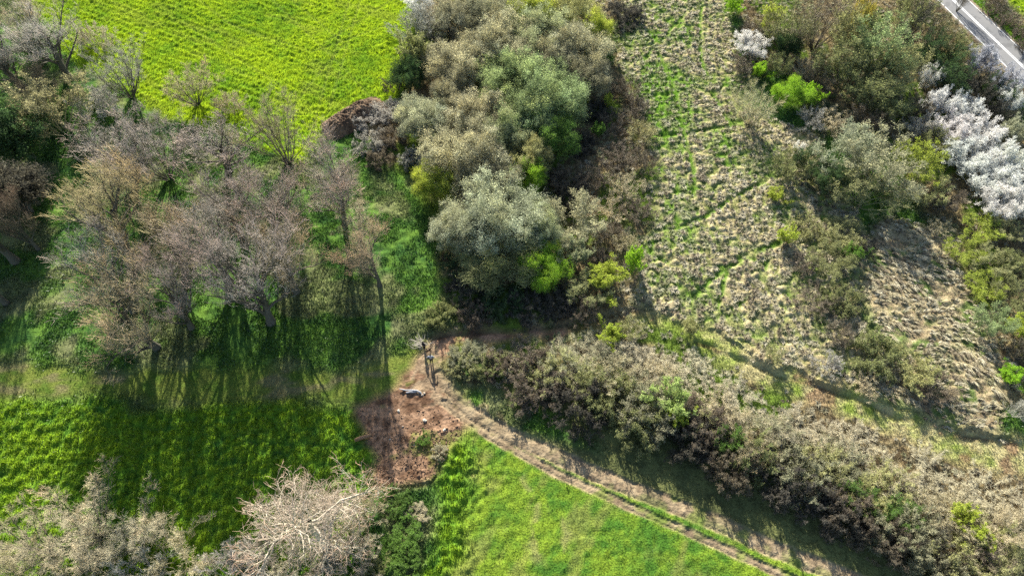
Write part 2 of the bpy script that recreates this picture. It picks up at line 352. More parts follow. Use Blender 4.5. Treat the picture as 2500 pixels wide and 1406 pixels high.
# ------------------------------------------------------------------ GRASS
def sample(labs, dens, extra=None, rng=RNG):
    """random points on the given kinds of ground inside the view"""
    n = int((xs[-1] - xs[0]) * (ys[-1] - ys[0]) * dens)
    x = rng.uniform(xs[0], xs[-1], n); y = rng.uniform(ys[0], ys[-1], n)
    i, j = labat(x, y); i2, j2 = labat(x + rng.normal(0, .55, n), y + rng.normal(0, .55, n)); m = np.isin(LAB[i2, j2], labs) & (LAB[i, j] != R_ROAD) & ((LAB[i, j] != R_SOIL) | (rng.uniform(0, 1, n) < .3)) & (np.abs(x) < 10 + (CAMH * ct + y * st + 4) * .80) & (TRK[i, j] < .4)
    if extra is not None: m &= extra(i, j, rng)
    x, y, i, j = x[m], y[m], i[m], j[m]
    return x, y, Z[i, j], Cc[i, j], i, j

def blades(name, x, y, z, c, h, wd, lean, label, cat, mat=M_BLADE, curl=None, base=.55, var=.25, rng=RNG):
    """one bent blade = quad-free triangle pair; c own colours; curl = common lean direction"""
    n = len(x); a = rng.uniform(0, 2 * math.pi, n); hh = h * rng.uniform(.55, 1.25, n)
    la = rng.uniform(0, 2 * math.pi, n); lx = np.cos(la) * lean * rng.uniform(.2, 1.2, n); ly = np.sin(la) * lean * rng.uniform(.2, 1.2, n)
    if curl is not None: lx += curl[0]; ly += curl[1]
    B = np.stack([x, y, z - .03], -1); s = np.stack([np.cos(a), np.sin(a), np.zeros(n)], -1) * (wd * .5)
    top = B + np.stack([lx * hh, ly * hh, hh / np.sqrt(1 + .6 * (lx * lx + ly * ly))], -1)
    mid = B * .5 + top * .5 + np.stack([np.zeros(n), np.zeros(n), hh * .12], -1)
    V = np.stack([B - s, B + s, mid + s * .8, mid - s * .8, top], 1)
    F0 = np.array([(0, 1, 2), (0, 2, 3), (3, 2, 4)])
    F = (F0[None] + 5 * np.arange(n)[:, None, None]).reshape(-1, 3)
    v = rng.uniform(1 - var, 1 + var, (n, 1)); cc = c * v
    C = np.stack([cc * base, cc * base, cc, cc, cc * 1.08], 1)
    o = link(name, mesh_np(name, V.reshape(-1, 3), F, C.reshape(-1, 3), mat)); tag(o, label, cat, kind='stuff'); return o

BASE = 1.0
clumpy = lambda p, sc, seed: (lambda i, j, r: r.uniform(0, 1, len(i)) < np.clip((fbm(X[i, j], Y[i, j], sc, seed, 2) - .25) * p, 0, 1))
x, y, z, c, i, j = sample([R_FIELD, R_FIELD2], 60, lambda i, j, r: r.uniform(0, 1, len(i)) < .5 + .6 * hum[i, j])
blades('pasture_grass', x, y, z, c * 1.05, .24, .075, .55, 'bright lime green pasture grass in the sunlit top field', 'grass', base=BASE)
x, y, z, c, i, j = sample([R_CROP], 120, lambda i, j, r: r.uniform(0, 1, len(i)) < .2 + hum2[i, j])
blades('crop_grass', x, y, z, c * 1.05, .30, .085, .8, 'clumpy green crop between the shaded wood edge and the bare shrubs', 'grass', base=BASE)
x, y, z, c, i, j = sample([R_TALL], 140, lambda i, j, r: r.uniform(0, 1, len(i)) < .15 + hum2[i, j])
blades('tall_grass', x, y, z, c * 1.05, .28, .07, .7, 'taller tufted grass along the left edge of the mown field', 'grass', base=BASE)
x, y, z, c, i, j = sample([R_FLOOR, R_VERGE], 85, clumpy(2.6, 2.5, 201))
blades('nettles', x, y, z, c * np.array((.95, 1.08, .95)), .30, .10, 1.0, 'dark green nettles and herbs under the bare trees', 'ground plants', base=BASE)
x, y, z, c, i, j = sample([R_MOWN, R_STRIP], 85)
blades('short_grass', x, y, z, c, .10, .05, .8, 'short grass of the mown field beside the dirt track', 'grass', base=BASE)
x, y, z, c, i, j = sample([R_MEADOW, R_FLAT], 55, lambda i, j, r: r.uniform(0, 1, len(i)) < .35 + .6 * gr_in[i, j])
blades('meadow_grass', x, y, z, c * .5 + np.array((.11, .20, .018)) * .5, .20, .055, .9, 'green grass showing between the straw tussocks', 'grass', base=BASE)
def mops(name, labs, dens, nb, length, wd, label, bias=None, extra=None, flat=.5, tone=1.0, rng=RNG):
    """each tussock is a fountain of arching dead blades"""
    x, y, z, c, i, j = sample(labs, dens, extra); n = len(x)
    sz = rng.uniform(.55, 1.35, n) ** 1.2; kind = rng.uniform(0, 1, n)
    gi = gr_in[i, j]
    tc = np.where((kind < .30)[:, None], (.26, .215, .14), np.where((kind < .72)[:, None], (.45, .395, .25), (.54, .49, .35)))
    gmix = np.clip(gi * 1.1 - .25 + rng.uniform(-.25, .25, n), 0, .8)[:, None]; tc = tc * (1 - gmix) + np.array((.16, .24, .045)) * gmix
    tc = tc * tone * rng.uniform(.8, 1.15, (n, 1))
    q = np.repeat(np.arange(n), nb); m = len(q); a = rng.uniform(0, 2 * math.pi, m); r = rng.uniform(0, .16, m) * sz[q]
    L = length * sz[q] * rng.uniform(.6, 1.2, m); dx, dy = np.cos(a), np.sin(a)
    if bias is not None: bx_, by_ = bias(x, y); dx = dx * .45 + bx_[q]; dy = dy * .45 + by_[q]
    out = rng.uniform(.25, 1.0, m)
    B = np.stack([x[q] + np.cos(a) * r, y[q] + np.sin(a) * r, z[q] - .03], -1)
    M_ = B + np.stack([dx * L * .35 * out, dy * L * .35 * out, L * .62 * (1 - flat * .6)], -1); Tp = B + np.stack([dx * L * .95 * out, dy * L * .95 * out, L * (.75 - .45 * out) * (1 - flat)], -1)
    s = np.stack([-np.sin(a), np.cos(a), 0 * a], -1) * wd * .5
    V = np.stack([B - s, B + s, M_ + s, M_ - s, Tp], 1).reshape(-1, 3)
    F = (np.array([(0, 1, 2), (0, 2, 3), (3, 2, 4)])[None] + 5 * np.arange(m)[:, None, None]).reshape(-1, 3)
    cc = tc[q] * rng.uniform(.75, 1.25, (m, 1)); C = np.stack([cc * .8, cc * .8, cc, cc, cc * 1.1], 1).reshape(-1, 3)
    tag(link(name, mesh_np(name, V, F, C, M_STRAW)), label, 'grass', kind='stuff')
mops('tussock_grass', [R_MEADOW], 2.3, 64, .52, .045, 'straw coloured tussocks of the rough meadow', extra=lambda i, j, r: r.uniform(0, 1, len(i)) < (1 - .85 * mp[i, j]) * (1.05 - .45 * gr_in[i, j]), flat=.30)
def lay(x, y):
    fa = 2.6 * (fbm(x, y, 3.2, 211, 2) - .5) - .35; return np.cos(fa) * 1.3, np.sin(fa) * 1.3
mops('flattened_grass', [R_FLAT], 4.5, 42, .62, .045, 'long pale dead grass lying flat in waves', bias=lay, flat=.6, extra=lambda i, j, r: r.uniform(0, 1, len(i)) < 1.3 * sstep(.30, .5, fbm(X[i, j], Y[i, j], 2.4, 213)), tone=1.2)
mops('dead_grass', [R_SCRUB], 1.1, 44, .50, .045, 'dead tan grass between and under the scrub bushes', flat=.35, tone=.85, extra=lambda i, j, r: X[i, j] > -8)
x, y, z, c, i, j = sample([R_PATH, R_SCRUB], 60)
blades('rough_grass', x, y, z, c * RNG.uniform(.8, 1.4, (len(x), 1)), .26, .055, .9, 'rough brownish grass among the shrubs and on the grass path', 'grass', M_STRAW, base=BASE)
def litterpts(poly, n, rng=RNG):
    P = GP(poly); lo, hi = P.min(0), P.max(0); x = rng.uniform(lo[0], hi[0], n); y = rng.uniform(lo[1], hi[1], n); m = inpoly(x, y, P); return x[m], y[m]

# ------------------------------------------------------------------ PLANT GENERATORS
UP = np.array([0, 0, 1.0])
def nrm(v): return v / np.maximum(np.linalg.norm(v, axis=-1, keepdims=True), 1e-9)
def polyl(P0, D, L, k, jit, trop, rng):
    n = len(P0); P = np.zeros((n, k + 1, 3)); P[:, 0] = P0; d = nrm(D)
    for q in range(1, k + 1):
        d = nrm(d + rng.normal(0, jit, (n, 3)) + UP * trop); P[:, q] = P[:, q - 1] + d * (L / k)[:, None]
    return P
def children(P, R, m, t0, side, up, Lf, k, jit, trop, rng, rf=.55, taper=.25, keep=.75):
    """m side branches per parent polyline; Lf(t, n) gives lengths"""
    n, kk = P.shape[:2]; kk -= 1
    t = np.clip((np.arange(m)[None] + rng.uniform(0, 1, (n, m))) / m, 0, .999) * (1 - t0) + t0
    u = t * kk; b = np.minimum(u.astype(int), kk - 1); f = u - b; I = np.arange(n)[:, None]
    A = P[I, b]; B = P[I, b + 1]; S0 = A + (B - A) * f[..., None]; T = nrm(B - A)
    r = (R[I, b] * (1 - f) + R[I, b + 1] * f) * rf
    q = nrm(np.cross(T, rng.normal(0, 1, T.shape)))
    D = nrm(T * keep + q * side + UP * up)
    L = Lf(t) * rng.uniform(.6, 1.15, t.shape)
    P2 = polyl(S0.reshape(-1, 3), D.reshape(-1, 3), L.ravel(), k, jit, trop, rng)
    r = r.ravel(); R2 = r[:, None] * np.linspace(1, taper, k + 1)[None]
    return P2, R2
def tubes(P, R, s=4):
    n, k1 = P.shape[:2]; T = nrm(P[:, -1] - P[:, 0]); a = np.where(np.abs(T[:, 2:3]) > .8, np.array([[1., 0, 0]]), np.array([[0, 0, 1.]]))
    e1 = nrm(np.cross(T, a)); e2 = np.cross(T, e1); th = np.arange(s) / s * 2 * math.pi
    ring = e1[:, None] * np.cos(th)[None, :, None] + e2[:, None] * np.sin(th)[None, :, None]
    V = P[:, :, None] + ring[:, None] * R[:, :, None, None]
    a = (np.arange(n)[:, None, None] * k1 + np.arange(k1 - 1)[None, :, None]) * s; q = np.arange(s)[None, None]; q2 = (q + 1) % s
    F = np.stack([a + q, a + q2, a + s + q2, a + s + q], -1).reshape(-1, 4)
    return V.reshape(-1, 3), F
def join(parts):
    V, F, o = [], [], 0
    for v, f in parts: V.append(v); F.append(f + o); o += len(v)
    return np.concatenate(V), np.concatenate(F)
def leafq(P, size, rng, flat=.0, asp=.55):
    n = len(P); a = nrm(rng.normal(0, 1, (n, 3)) * np.array([1, 1, 1 - flat])); b = nrm(np.cross(a, rng.normal(0, 1, (n, 3)))); sz = size * rng.uniform(.6, 1.3, (n, 1))
    V = np.stack([P - a * sz, P + b * sz * asp, P + a * sz, P - b * sz * asp], 1).reshape(-1, 3)
    return V, np.arange(4 * n).reshape(-1, 4)
def radcol(V, R, H, rng, n=None, lo=.75, hi=1.2, seed=0):
    c = .5 + .5 * np.sin(V[:, 0] * 1.7 + seed) * np.sin(V[:, 1] * 1.9 + seed * 2) * np.cos(V[:, 2] * 1.5)
    return lo + (hi - lo) * c
PROTO = {}
def finish(key, wood, fine, H, leaf=None, tipcol=(1, 1, 1), seed=0, r0=None, finemat=None, leafcol=None):
    rng = np.random.default_rng(seed + 99)
    Vw, Fw = wood; Vf, Ff = fine
    rad = np.percentile(np.hypot(Vf[:, 0], Vf[:, 1]), 93) if r0 is None else r0; top = np.percentile(Vf[:, 2], 99.5)
    cw = np.tile(rng.uniform(.8, 1.2, (len(Vw), 1)), (1, 3)) if False else np.ones((len(Vw), 3)) * (.85 + .3 * radcol(Vw, rad, H, rng, seed=seed)[:, None] - .15)
    t = np.clip(np.sqrt((Vf[:, 0] / rad) ** 2 + (Vf[:, 1] / rad) ** 2 + ((Vf[:, 2] - .45 * top) / (.6 * top)) ** 2), 0, 1.2)[:, None] ** 3
    g = radcol(Vf, rad, H, rng, seed=seed)[:, None]
    nn = len(Vf) // 4; v = np.repeat(rng.uniform(.7, 1.3, nn + 1), 4)[:len(Vf), None] if leaf else 1.0
    cf = g * v * ((1 - t) + t * np.array(tipcol))
    if leafcol is not None: cf = cf * np.repeat(leafcol, 4, 0)
    PROTO[key] = (mesh_np(key + '_wood', Vw, Fw, cw, M_BARK), mesh_np(key + '_fine', Vf, Ff, cf, M_LEAF if leaf else (finemat or M_TWIG)), rad, top)

def tree(key, seed, H, trunkf, nl, spread, l1, l2, l3, l4, tr=.020, jit=.10, trop=.06, tip=(1, 1, 1), tw=.013, upl=.25, leaf=0, lsz=.09, dr=.35, side=.75, lb=None):
    lb = lb or (.20 if H > 12 else .30)
    """trunk > limbs > branches > twigs, twigs as fine part (and leaves on them when leaf > 0)"""
    rng = np.random.default_rng(seed)
    if trunkf > 0:
        T = polyl(np.zeros((1, 3)), np.array([[rng.normal(0, .05), rng.normal(0, .05), 1.]]), np.array([H * (trunkf + .42)]), 7, .03, .05, rng)
        TR = (np.linspace(1.25, .5, 8) * tr * H)[None]; TR[0, 0] *= 1.35
        t0 = trunkf / (trunkf + .42)
        A, AR = children(T, TR, nl, t0 * .5, spread, .10, lambda t: H * (1 - trunkf) * (.50 - .22 * np.abs(t - .55)), 7, jit, trop, rng, rf=.55, keep=.75)
        wood = [tubes(T, TR, 8), tubes(A, AR, 5)]
    else:
        ph = rng.uniform(0, 2 * math.pi, nl); an = spread * np.sqrt(rng.uniform(0, 1, nl))
        D = np.stack([np.cos(ph) * np.sin(an), np.sin(ph) * np.sin(an), np.cos(an)], -1)
        B0 = D * np.array([dr, dr, 0]) * H * .12
        A = polyl(B0, D, H * rng.uniform(.75, 1.0, nl), 7, jit, trop, rng)
        AR = (np.linspace(1, .25, 8) * tr * H * .6)[None] * rng.uniform(.6, 1.2, (nl, 1)); wood = [tubes(A, AR, 5)]
    B, BR = children(A, AR, l1, .25, side, upl, lambda t: H * lb * (1.15 - .7 * t), 4, jit * 1.2, trop, rng, rf=.6)
    C, CR = children(B, BR, l2, .2, side, upl * .8, lambda t: H * lb * .5 * (1.1 - .5 * t), 3, jit * 1.4, trop, rng, rf=.65)
    kb, kc = (.70, .34) if H > 9 else (1, .8)
    wood += [tubes(B, np.maximum(BR * kb, .013), 4), tubes(C, np.maximum(CR * kc, tw), 3)]
    Dd, DR = children(C, CR, l3, .1, side, upl * .6, lambda t: H * lb * .26 * (1.1 - .4 * t) + 0 * t, 2, jit * 1.5, trop, rng, rf=.7)
    DR = np.tile(np.linspace(1, .5, 3) * tw, (len(Dd), 1))
    fine = [tubes(Dd, DR, 3)]
    if l4:
        Ee, ER = children(Dd, DR, l4, .1, side, upl * .5, lambda t: H * lb * .14 + 0 * t, 1, jit, 0, rng)
        ER = np.tile(np.array([tw * .8, tw * .25]), (len(Ee), 1)); fine.append(tubes(Ee, ER, 3)); last = Ee
    else: last = Dd
    if leaf:
        k = len(last); q = rng.integers(0, k, int(k * leaf)); f = rng.uniform(.1, 1.05, len(q))[:, None]
        P = last[q, 0] * (1 - f) + last[q, -1] * f + rng.normal(0, .05, (len(q), 3))
        wood += fine; P = P[P[:, 2] > .15]
        finish(key, join(wood), leafq(P, lsz, rng), H, leaf=True, tipcol=tip, seed=seed)
    else: finish(key, join(wood), join(fine), H, tipcol=tip, seed=seed)

def leafball(key, seed, R, H, nlump, nleaf, size, tip=(1, 1, 1), lump=.30, low=.12):
    """dense rounded crown: lumps of leaf-sized faces on a branching frame"""
    rng = np.random.default_rng(seed)
    u = nrm(rng.normal(0, 1, (nlump, 3))); u[:, 2] = np.abs(u[:, 2]) * 1.1 - .30; u = nrm(u)
    rr = rng.uniform(.40, .98, (nlump, 1)) ; Cn = u * rr * np.array([R, R, H * .56]) + np.array([0, 0, H * .46])
    Cn[:, 2] = np.maximum(Cn[:, 2], H * low)
    lr = lump * R * rng.uniform(.7, 1.25, nlump)
    ns = 14; sc = nrm(rng.normal(0, 1, (nlump, ns, 3))); sc = Cn[:, None] + sc * (lr[:, None] * rng.uniform(.55, 1.05, (nlump, ns)))[..., None]
    q = rng.integers(0, nlump, nleaf); s = rng.integers(0, ns, nleaf)
    P = sc[q, s] + rng.normal(0, 1, (nleaf, 3)) * (lr[q] * .20)[:, None]
    kp = P[:, 2] > .1; P = P[kp]; q = q[kp]
    lc = rng.uniform(.72, 1.22, (nlump, 1)) * (1 + rng.normal(0, 1, (nlump, 1)) * np.array([[.04, .01, -.06]])); thin = rng.uniform(0, 1, nlump) < .2
    kp = ~(thin[q] & (rng.uniform(0, 1, len(q)) < .6)); P = P[kp]; q = q[kp]; lc = lc[q]
    L = leafq(P, size, rng)
    # frame
    ph = rng.uniform(0, 6.28, 7); b0 = np.stack([np.cos(ph) * .25, np.sin(ph) * .25, 0 * ph], -1)
    pick = rng.integers(0, nlump, 7); A = np.zeros((7, 6, 3))
    for k in range(6): A[:, k] = b0 * (1 - k / 5) + Cn[pick] * (k / 5) + (rng.normal(0, .08, (7, 3)) if 0 < k < 5 else 0) + UP * .25 * math.sin(k / 5 * 3.14) * H * .2
    AR = np.tile(np.linspace(.12, .04, 6), (7, 1))
    E = np.zeros((nlump * ns, 2, 3)); E[:, 1] = sc.reshape(-1, 3); E[:, 0] = np.repeat(Cn, ns, 0) * np.array([.6, .6, .75]); ER = np.tile([.03, .010], (len(E), 1))
    E2 = np.zeros((nleaf // 5, 2, 3)); src = rng.integers(0, len(P), nleaf // 5); E2[:, 0] = P[src]; E2[:, 1] = P[src] + nrm(rng.normal(0, 1, (len(src), 3)) + (P[src] - np.array([0, 0, H * .3])) / R) * .38
    E2R = np.tile([.014, .006], (len(E2), 1))
    finish(key, join([tubes(A, AR, 6), tubes(E, ER, 3), tubes(E2, E2R, 3)]), L, H, leaf=True, tipcol=tip, seed=seed, r0=R, leafcol=lc)

# name, seed, height, trunk share, limbs, spread, branch counts
tree('tall1', 1, 15, .12, 14, .62, 9, 5, 4, 1, tip=(1.1, .98, .95), tw=.0078, upl=.75, trop=.06, tr=.018, side=.50, lb=.24)
tree('tall2', 2, 15, .16, 15, .72, 9, 5, 4, 1, tip=(1.1, .98, .95), tw=.0078, upl=.70, trop=.06, tr=.018, side=.52, lb=.24)
tree('tall3', 3, 15, .08, 16, .80, 9, 5, 4, 1, tip=(1.1, .98, .95), tw=.0078, upl=.70, trop=.05, jit=.13, tr=.018, side=.52, lb=.24)
tree('fan1', 4, 14, 0, 18, .60, 11, 6, 5, 1, tw=.009, tip=(1.05, 1, .95), trop=.02, lb=.20, side=.55, upl=.35, tr=.012)
tree('fan2', 5, 10, 0, 18, .78, 10, 6, 5, 1, tw=.009, lb=.24, side=.55, upl=.3, tr=.013, tip=(1.1, 1, .95))
tree('slim', 6, 16, .24, 13, .55, 10, 6, 5, 1, tw=.009, tip=(1.15, 1, .95), upl=.5, tr=.015, side=.50, trop=.05, lb=.22)
tree('gnarl', 7, 8, .12, 10, 1.0, 9, 6, 4, 1, tr=.028, jit=.26, trop=.03, tw=.009, tip=(1.1, .95, .88), upl=.15)
tree('scrub1', 8, 3.2, 0, 30, 1.10, 9, 6, 4, 0, tr=.018, jit=.18, trop=.02, tw=.0085, dr=3.5, side=.52, upl=.35)
tree('scrub2', 9, 3.0, 0, 34, 1.25, 9, 6, 4, 0, tr=.018, jit=.24, trop=0, tw=.0085, dr=4, side=.6, upl=.35)
tree('scrub3', 10, 3.6, 0, 26, .95, 10, 6, 4, 0, tr=.018, jit=.16, trop=.03, tw=.0085, dr=3, side=.45, upl=.35)
tree('bramble1', 11, 2.2, 0, 60, 1.35, 8, 5, 3, 0, tr=.016, jit=.35, trop=-.05, tw=.011, leaf=2.4, lsz=.045, dr=5)
tree('bramble2', 12, 2.2, 0, 56, 1.3, 8, 5, 3, 0, tr=.016, jit=.38, trop=-.04, tw=.011, leaf=1.8, lsz=.045, dr=5)
tree('spiky1', 13, 4.0, 0, 14, .85, 9, 6, 5, 0, tw=.010, leaf=2.2, lsz=.075, jit=.12, dr=1.5)
tree('spiky2', 14, 4.2, 0, 16, .75, 9, 6, 5, 0, tw=.010, leaf=2.2, lsz=.075, jit=.14, dr=1.5)
tree('airy1', 15, 5.0, 0, 14, .80, 9, 7, 5, 0, tw=.011, leaf=1.1, lsz=.07, jit=.12, dr=1.5)
tree('airy2', 16, 7.0, 0, 14, .75, 9, 7, 6, 0, tw=.012, leaf=1.2, lsz=.085, jit=.1, dr=1.2)
tree('blossom1', 17, 4.5, 0, 20, .85, 9, 6, 5, 0, tw=.009, leaf=3.2, lsz=.05, jit=.14, dr=1.8)
tree('blossom2', 18, 4.0, 0, 24, 1.0, 8, 6, 5, 0, tw=.009, leaf=3.0, lsz=.05, jit=.18, dr=1.8)
leafball('ball1', 21, 4.2, 6.5, 56, 46000, .060, lump=.25)
leafball('ball2', 22, 4.0, 6.0, 46, 46000, .060, lump=.28)
leafball('ball3', 23, 4.5, 7.0, 64, 46000, .060, lump=.22)
leafball('ivy', 24, 2.6, 8.0, 30, 16000, .10, lump=.42)

# ------------------------------------------------------------------ PLANTS
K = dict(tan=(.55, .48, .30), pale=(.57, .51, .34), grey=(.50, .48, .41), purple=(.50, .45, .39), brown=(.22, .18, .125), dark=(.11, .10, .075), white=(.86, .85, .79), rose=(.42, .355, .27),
         wil=(.46, .48, .31), wilg=(.37, .46, .20), wilt=(.50, .48, .29), wilb=(.37, .36, .22), yg=(.46, .54, .08), lime=(.33, .55, .04), olive=(.31, .33, .13), oli2=(.44, .44, .19), dgrn=(.08, .14, .045), green=(.16, .28, .05),
         gold=(.42, .36, .06), ochre=(.48, .44, .22), bone=(.52, .46, .36), shadewhite=(.50, .52, .55), sage=(.42, .46, .25))  # the blue grey blossom tone has shade put into the colour
KIND = {'tall': ('bare_tree', 'trunk', 'crown'), 'fan': ('bare_tree', 'trunk', 'crown'), 'slim': ('bare_tree', 'trunk', 'crown'), 'gnarl': ('bare_tree', 'trunk', 'crown'),
        'scrub': ('bare_shrub', 'stem', 'crown'), 'bramble': ('bramble_bush', 'stem', 'foliage'), 'spiky': ('leafy_shrub', 'stem', 'foliage'), 'airy': ('leafy_shrub', 'stem', 'foliage'),
        'blossom': ('blossom_shrub', 'stem', 'blossom'), 'ball': ('willow_tree', 'trunk', 'crown'), 'ivy': ('ivy_tree', 'trunk', 'crown')}
prng = np.random.default_rng(77)
NPL = [0]
def plant(key, px, py, rw, h, col, label, cat=None, base=None, group=None, wood=None, kf=None, topy=None, lean=0.0):
    kk = key.rstrip('0123456789'); nm, wn, fn = KIND[kk]
    if kf is None: kf = .5
    x, y, k = G(px, py, h * kf); r = rw / FPX * k
    if base: x, y, _ = G(base[0], base[1], 0)
    if topy is not None:
        yb = G(base[0], base[1])[1]; q = -(topy - 703.0) / FPX; r = rw / FPX * (CAMH - 8) / (ct - (-(py - 703.0) / FPX) * st)
        h = CAMH - (yb + .55 * r) * (ct - q * st) / (q * ct + st)
    me_w, me_f, r0, h0 = PROTO[key]
    root = bpy.data.objects.new(nm, None); COL.objects.link(root); root.empty_display_size = .5
    root.location = (x, y, float(zat(x, y)) - .08); root.rotation_euler = (0, 0, prng.uniform(0, 6.28))
    if kk in ('tall', 'slim') or lean: root.rotation_euler = (Matrix.Rotation(lean + prng.uniform(-.02, .02), 3, 'Y') @ Matrix.Rotation(prng.uniform(0, 6.28), 3, 'Z')).to_euler()
    s = r / r0; root.scale = (s, s, h / h0)
    fc = np.array(K[col] if isinstance(col, str) else col) * prng.uniform(.93, 1.07) * (1 + prng.uniform(-.02, .02, 3))
    wc = K[wood] if isinstance(wood, str) else wood or ((.105, .10, .078) if kk in ('tall', 'fan', 'slim') else tuple(fc * .8) if kk in ('scrub', 'gnarl') else tuple(fc * .55 + .04))
    link(wn, me_w, root, tuple(wc)); link(fn, me_f, root, tuple(fc))
    cat = cat or {'ball': 'tree', 'ivy': 'tree', 'tall': 'tree', 'fan': 'tree', 'slim': 'tree', 'gnarl': 'tree'}.get(kk, 'shrub')
    tag(root, label, cat, group); NPL[0] += 1
    return root
GW = 'bare trees of the left wood'
T_ = lambda *a, **k: plant(*a, group=GW, **k)
T_('tall1', 110, 70, 100, 15, 'grey', 'tall pale grey bare tree nearest the top left corner, beside the lime field', topy=-10, base=(170, 195))
T_('tall2', 20, 90, 90, 14, 'grey', 'grey bare tree cut by the left picture edge in the top left corner', topy=-10, base=(60, 220))
T_('fan2', 60, 30, 70, 10, 'pale', 'whitish bare tree half out of the top left corner')
T_('fan1', 255, 170, 85, 12, 'grey', 'slender grey bare tree leaning left, second along the field edge from the corner', topy=85, base=(325, 242))
T_('fan2', 465, 205, 75, 10, 'tan', 'small round bare tree standing alone against the lime field, third along the field edge', topy=145, base=(484, 258))
T_('fan1', 655, 290, 92, 13, 'tan', 'vase shaped yellowish bare tree at the lower corner of the lime field', topy=208, base=(705, 400))
T_('tall3', 300, 330, 120, 14, 'purple', 'purplish bare tree crown behind the yellow topped tree', topy=262, base=(340, 430))
T_('fan1', 390, 330, 100, 13, 'purple', 'multi stemmed bare tree with open dark stems in the middle of the left wood', topy=250, base=(415, 440))
T_('tall1', 520, 330, 105, 14, 'purple', 'reddish purple bare tree left of the vase shaped tree', topy=268, base=(560, 420))
T_('tall2', 240, 500, 122, 16, 'ochre', 'bare tree with yellow tinted upper twigs at the left side of the wood', base=(325, 640), lean=.02)
T_('tall1', 300, 640, 105, 14.5, 'grey', 'greyish bare tree below the yellow tinted one, left of the forked leaning tree', base=(330, 760), lean=.05)
T_('tall3', 345, 690, 120, 15.5, 'tan', 'broad bare tree with pale crooked limbs, its trunk lowest in the left wood', base=(385, 850), lean=.10)
T_('tall1', 430, 650, 80, 14, 'purple', 'bare tree with a thin leaning trunk between the two largest crowns', base=(470, 803), lean=.06)
T_('tall3', 620, 610, 135, 18, 'purple', 'largest bare tree of the wood with a thick leaning trunk in the middle', base=(663, 790), lean=.14)
T_('tall2', 545, 560, 95, 16, 'grey', 'greyish bare tree just left behind the largest tree', base=(562, 690), lean=.06)
T_('tall1', 690, 560, 92, 13.5, 'tan', 'pale bare tree right of the largest tree', base=(725, 715), lean=.04)
T_('tall1', 560, 460, 105, 14, 'purple', 'bare tree with reddish rounded top behind the greyish one', base=(600, 600), lean=.04)
T_('tall3', 660, 450, 95, 13, 'purple', 'bare tree with reddish rounded top, right one of the pair', base=(680, 590), lean=.03)
T_('tall2', 430, 540, 90, 13, 'tan', 'bare tree in the middle of the left wood between yellow tinted and reddish crowns', base=(455, 660), lean=.03)
T_('slim', 815, 420, 92, 13, 'purple', 'slim pinkish bare tree with a long single trunk near the bramble patch', topy=305, base=(843, 552))
T_('slim', 925, 600, 78, 10.5, 'tan', 'short bare tree with a fan of shadows, nearest to the two people', topy=520, base=(928, 700))
T_('fan1', 870, 520, 70, 9, 'pale', 'thin pale bare tree between the slim tree and the short tree', topy=470, base=(880, 590))
T_('tall2', 60, 440, 100, 15, 'brown', 'dark brown bare tree at the left edge in the shade', topy=380, base=(40, 640))
T_('tall1', 20, 570, 75, 14, 'dark', 'darkest bare tree trunk and twigs at the left edge above the nettles', topy=420, base=(15, 740))
T_('tall3', 90, 540, 60, 12, 'brown', 'brown twiggy tree between the left edge and the yellow topped tree', topy=450, base=(95, 610))
plant('ivy', 40, 330, 75, 9, 'dgrn', 'dark green ivy clad tree at the left edge')
plant('ivy', 30, 470, 75, 9, 'dark', 'almost black ivy clad tree below the green ivy tree at the left edge')
plant('ivy', 95, 100, 50, 6, 'green', 'green ivy thicket among the bare trees in the top left corner')
plant('airy2', 120, 270, 95, 9, 'ochre', 'olive brown catkin covered tree at the left edge, rounded and dense')
plant('scrub3', 75, 215, 80, 6, 'brown', 'brown twiggy shrub behind the olive brown catkin tree')
plant('scrub1', 220, 250, 60, 4, 'grey', 'grey tangle of low twigs under the slender grey tree')
plant('scrub2', 230, 90, 50, 4, 'pale', 'pale scrub along the field edge below the top left corner')
plant('scrub1', 560, 260, 50, 3, 'tan', 'low tan twigs on the field edge between the round tree and the vase shaped tree')
# bottom left trees
T_('gnarl', 745, 1200, 150, 9, 'rose', 'twisted bare tree with bone white limbs and pinkish twigs at the bottom of the picture', topy=1112, base=(808, 1345), wood='bone')
T_('fan2', 210, 1290, 130, 7, 'pale', 'tall pale bare tree in the bottom left thicket, highest of it')
T_('fan1', 90, 1330, 120, 7, 'tan', 'tan bare tree at the left end of the bottom left thicket')
T_('fan2', 320, 1310, 110, 6, 'pale', 'pale bare tree with long slanting branches in the bottom left thicket')
T_('scrub3', 430, 1370, 110, 4, 'tan', 'straw coloured bare shrub with long slanting stems beside the crop')
T_('fan1', 20, 1400, 90, 5, 'ochre', 'yellowish bare tree in the bottom left corner')
T_('scrub3', 190, 1400, 110, 4.5, 'pale', 'pale twiggy shrub on the bottom edge below the tallest thicket tree')
T_('scrub1', 330, 1410, 90, 4, 'grey', 'grey twiggy shrub on the bottom edge left of the slanting stems')
T_('scrub3', 640, 1350, 80, 4, 'rose', 'pinkish bare shrub left of the twisted tree')
T_('scrub1', 560, 1405, 90, 4, 'purple', 'reddish bare shrub on the bottom edge')
T_('scrub3', 720, 1395, 90, 4, 'pale', 'pale bare shrub right below the twisted tree')
T_('scrub2', 840, 1390, 90, 4, 'rose', 'pinkish grey shrub on the bottom edge right of the twisted tree')
T_('scrub1', 880, 1260, 60, 4, 'tan', 'tan twiggy shrub between the twisted tree and the bare soil')
T_('scrub3', 860, 1320, 70, 4, 'pale', 'pale twiggy shrub beside the green bramble strip at the bottom')
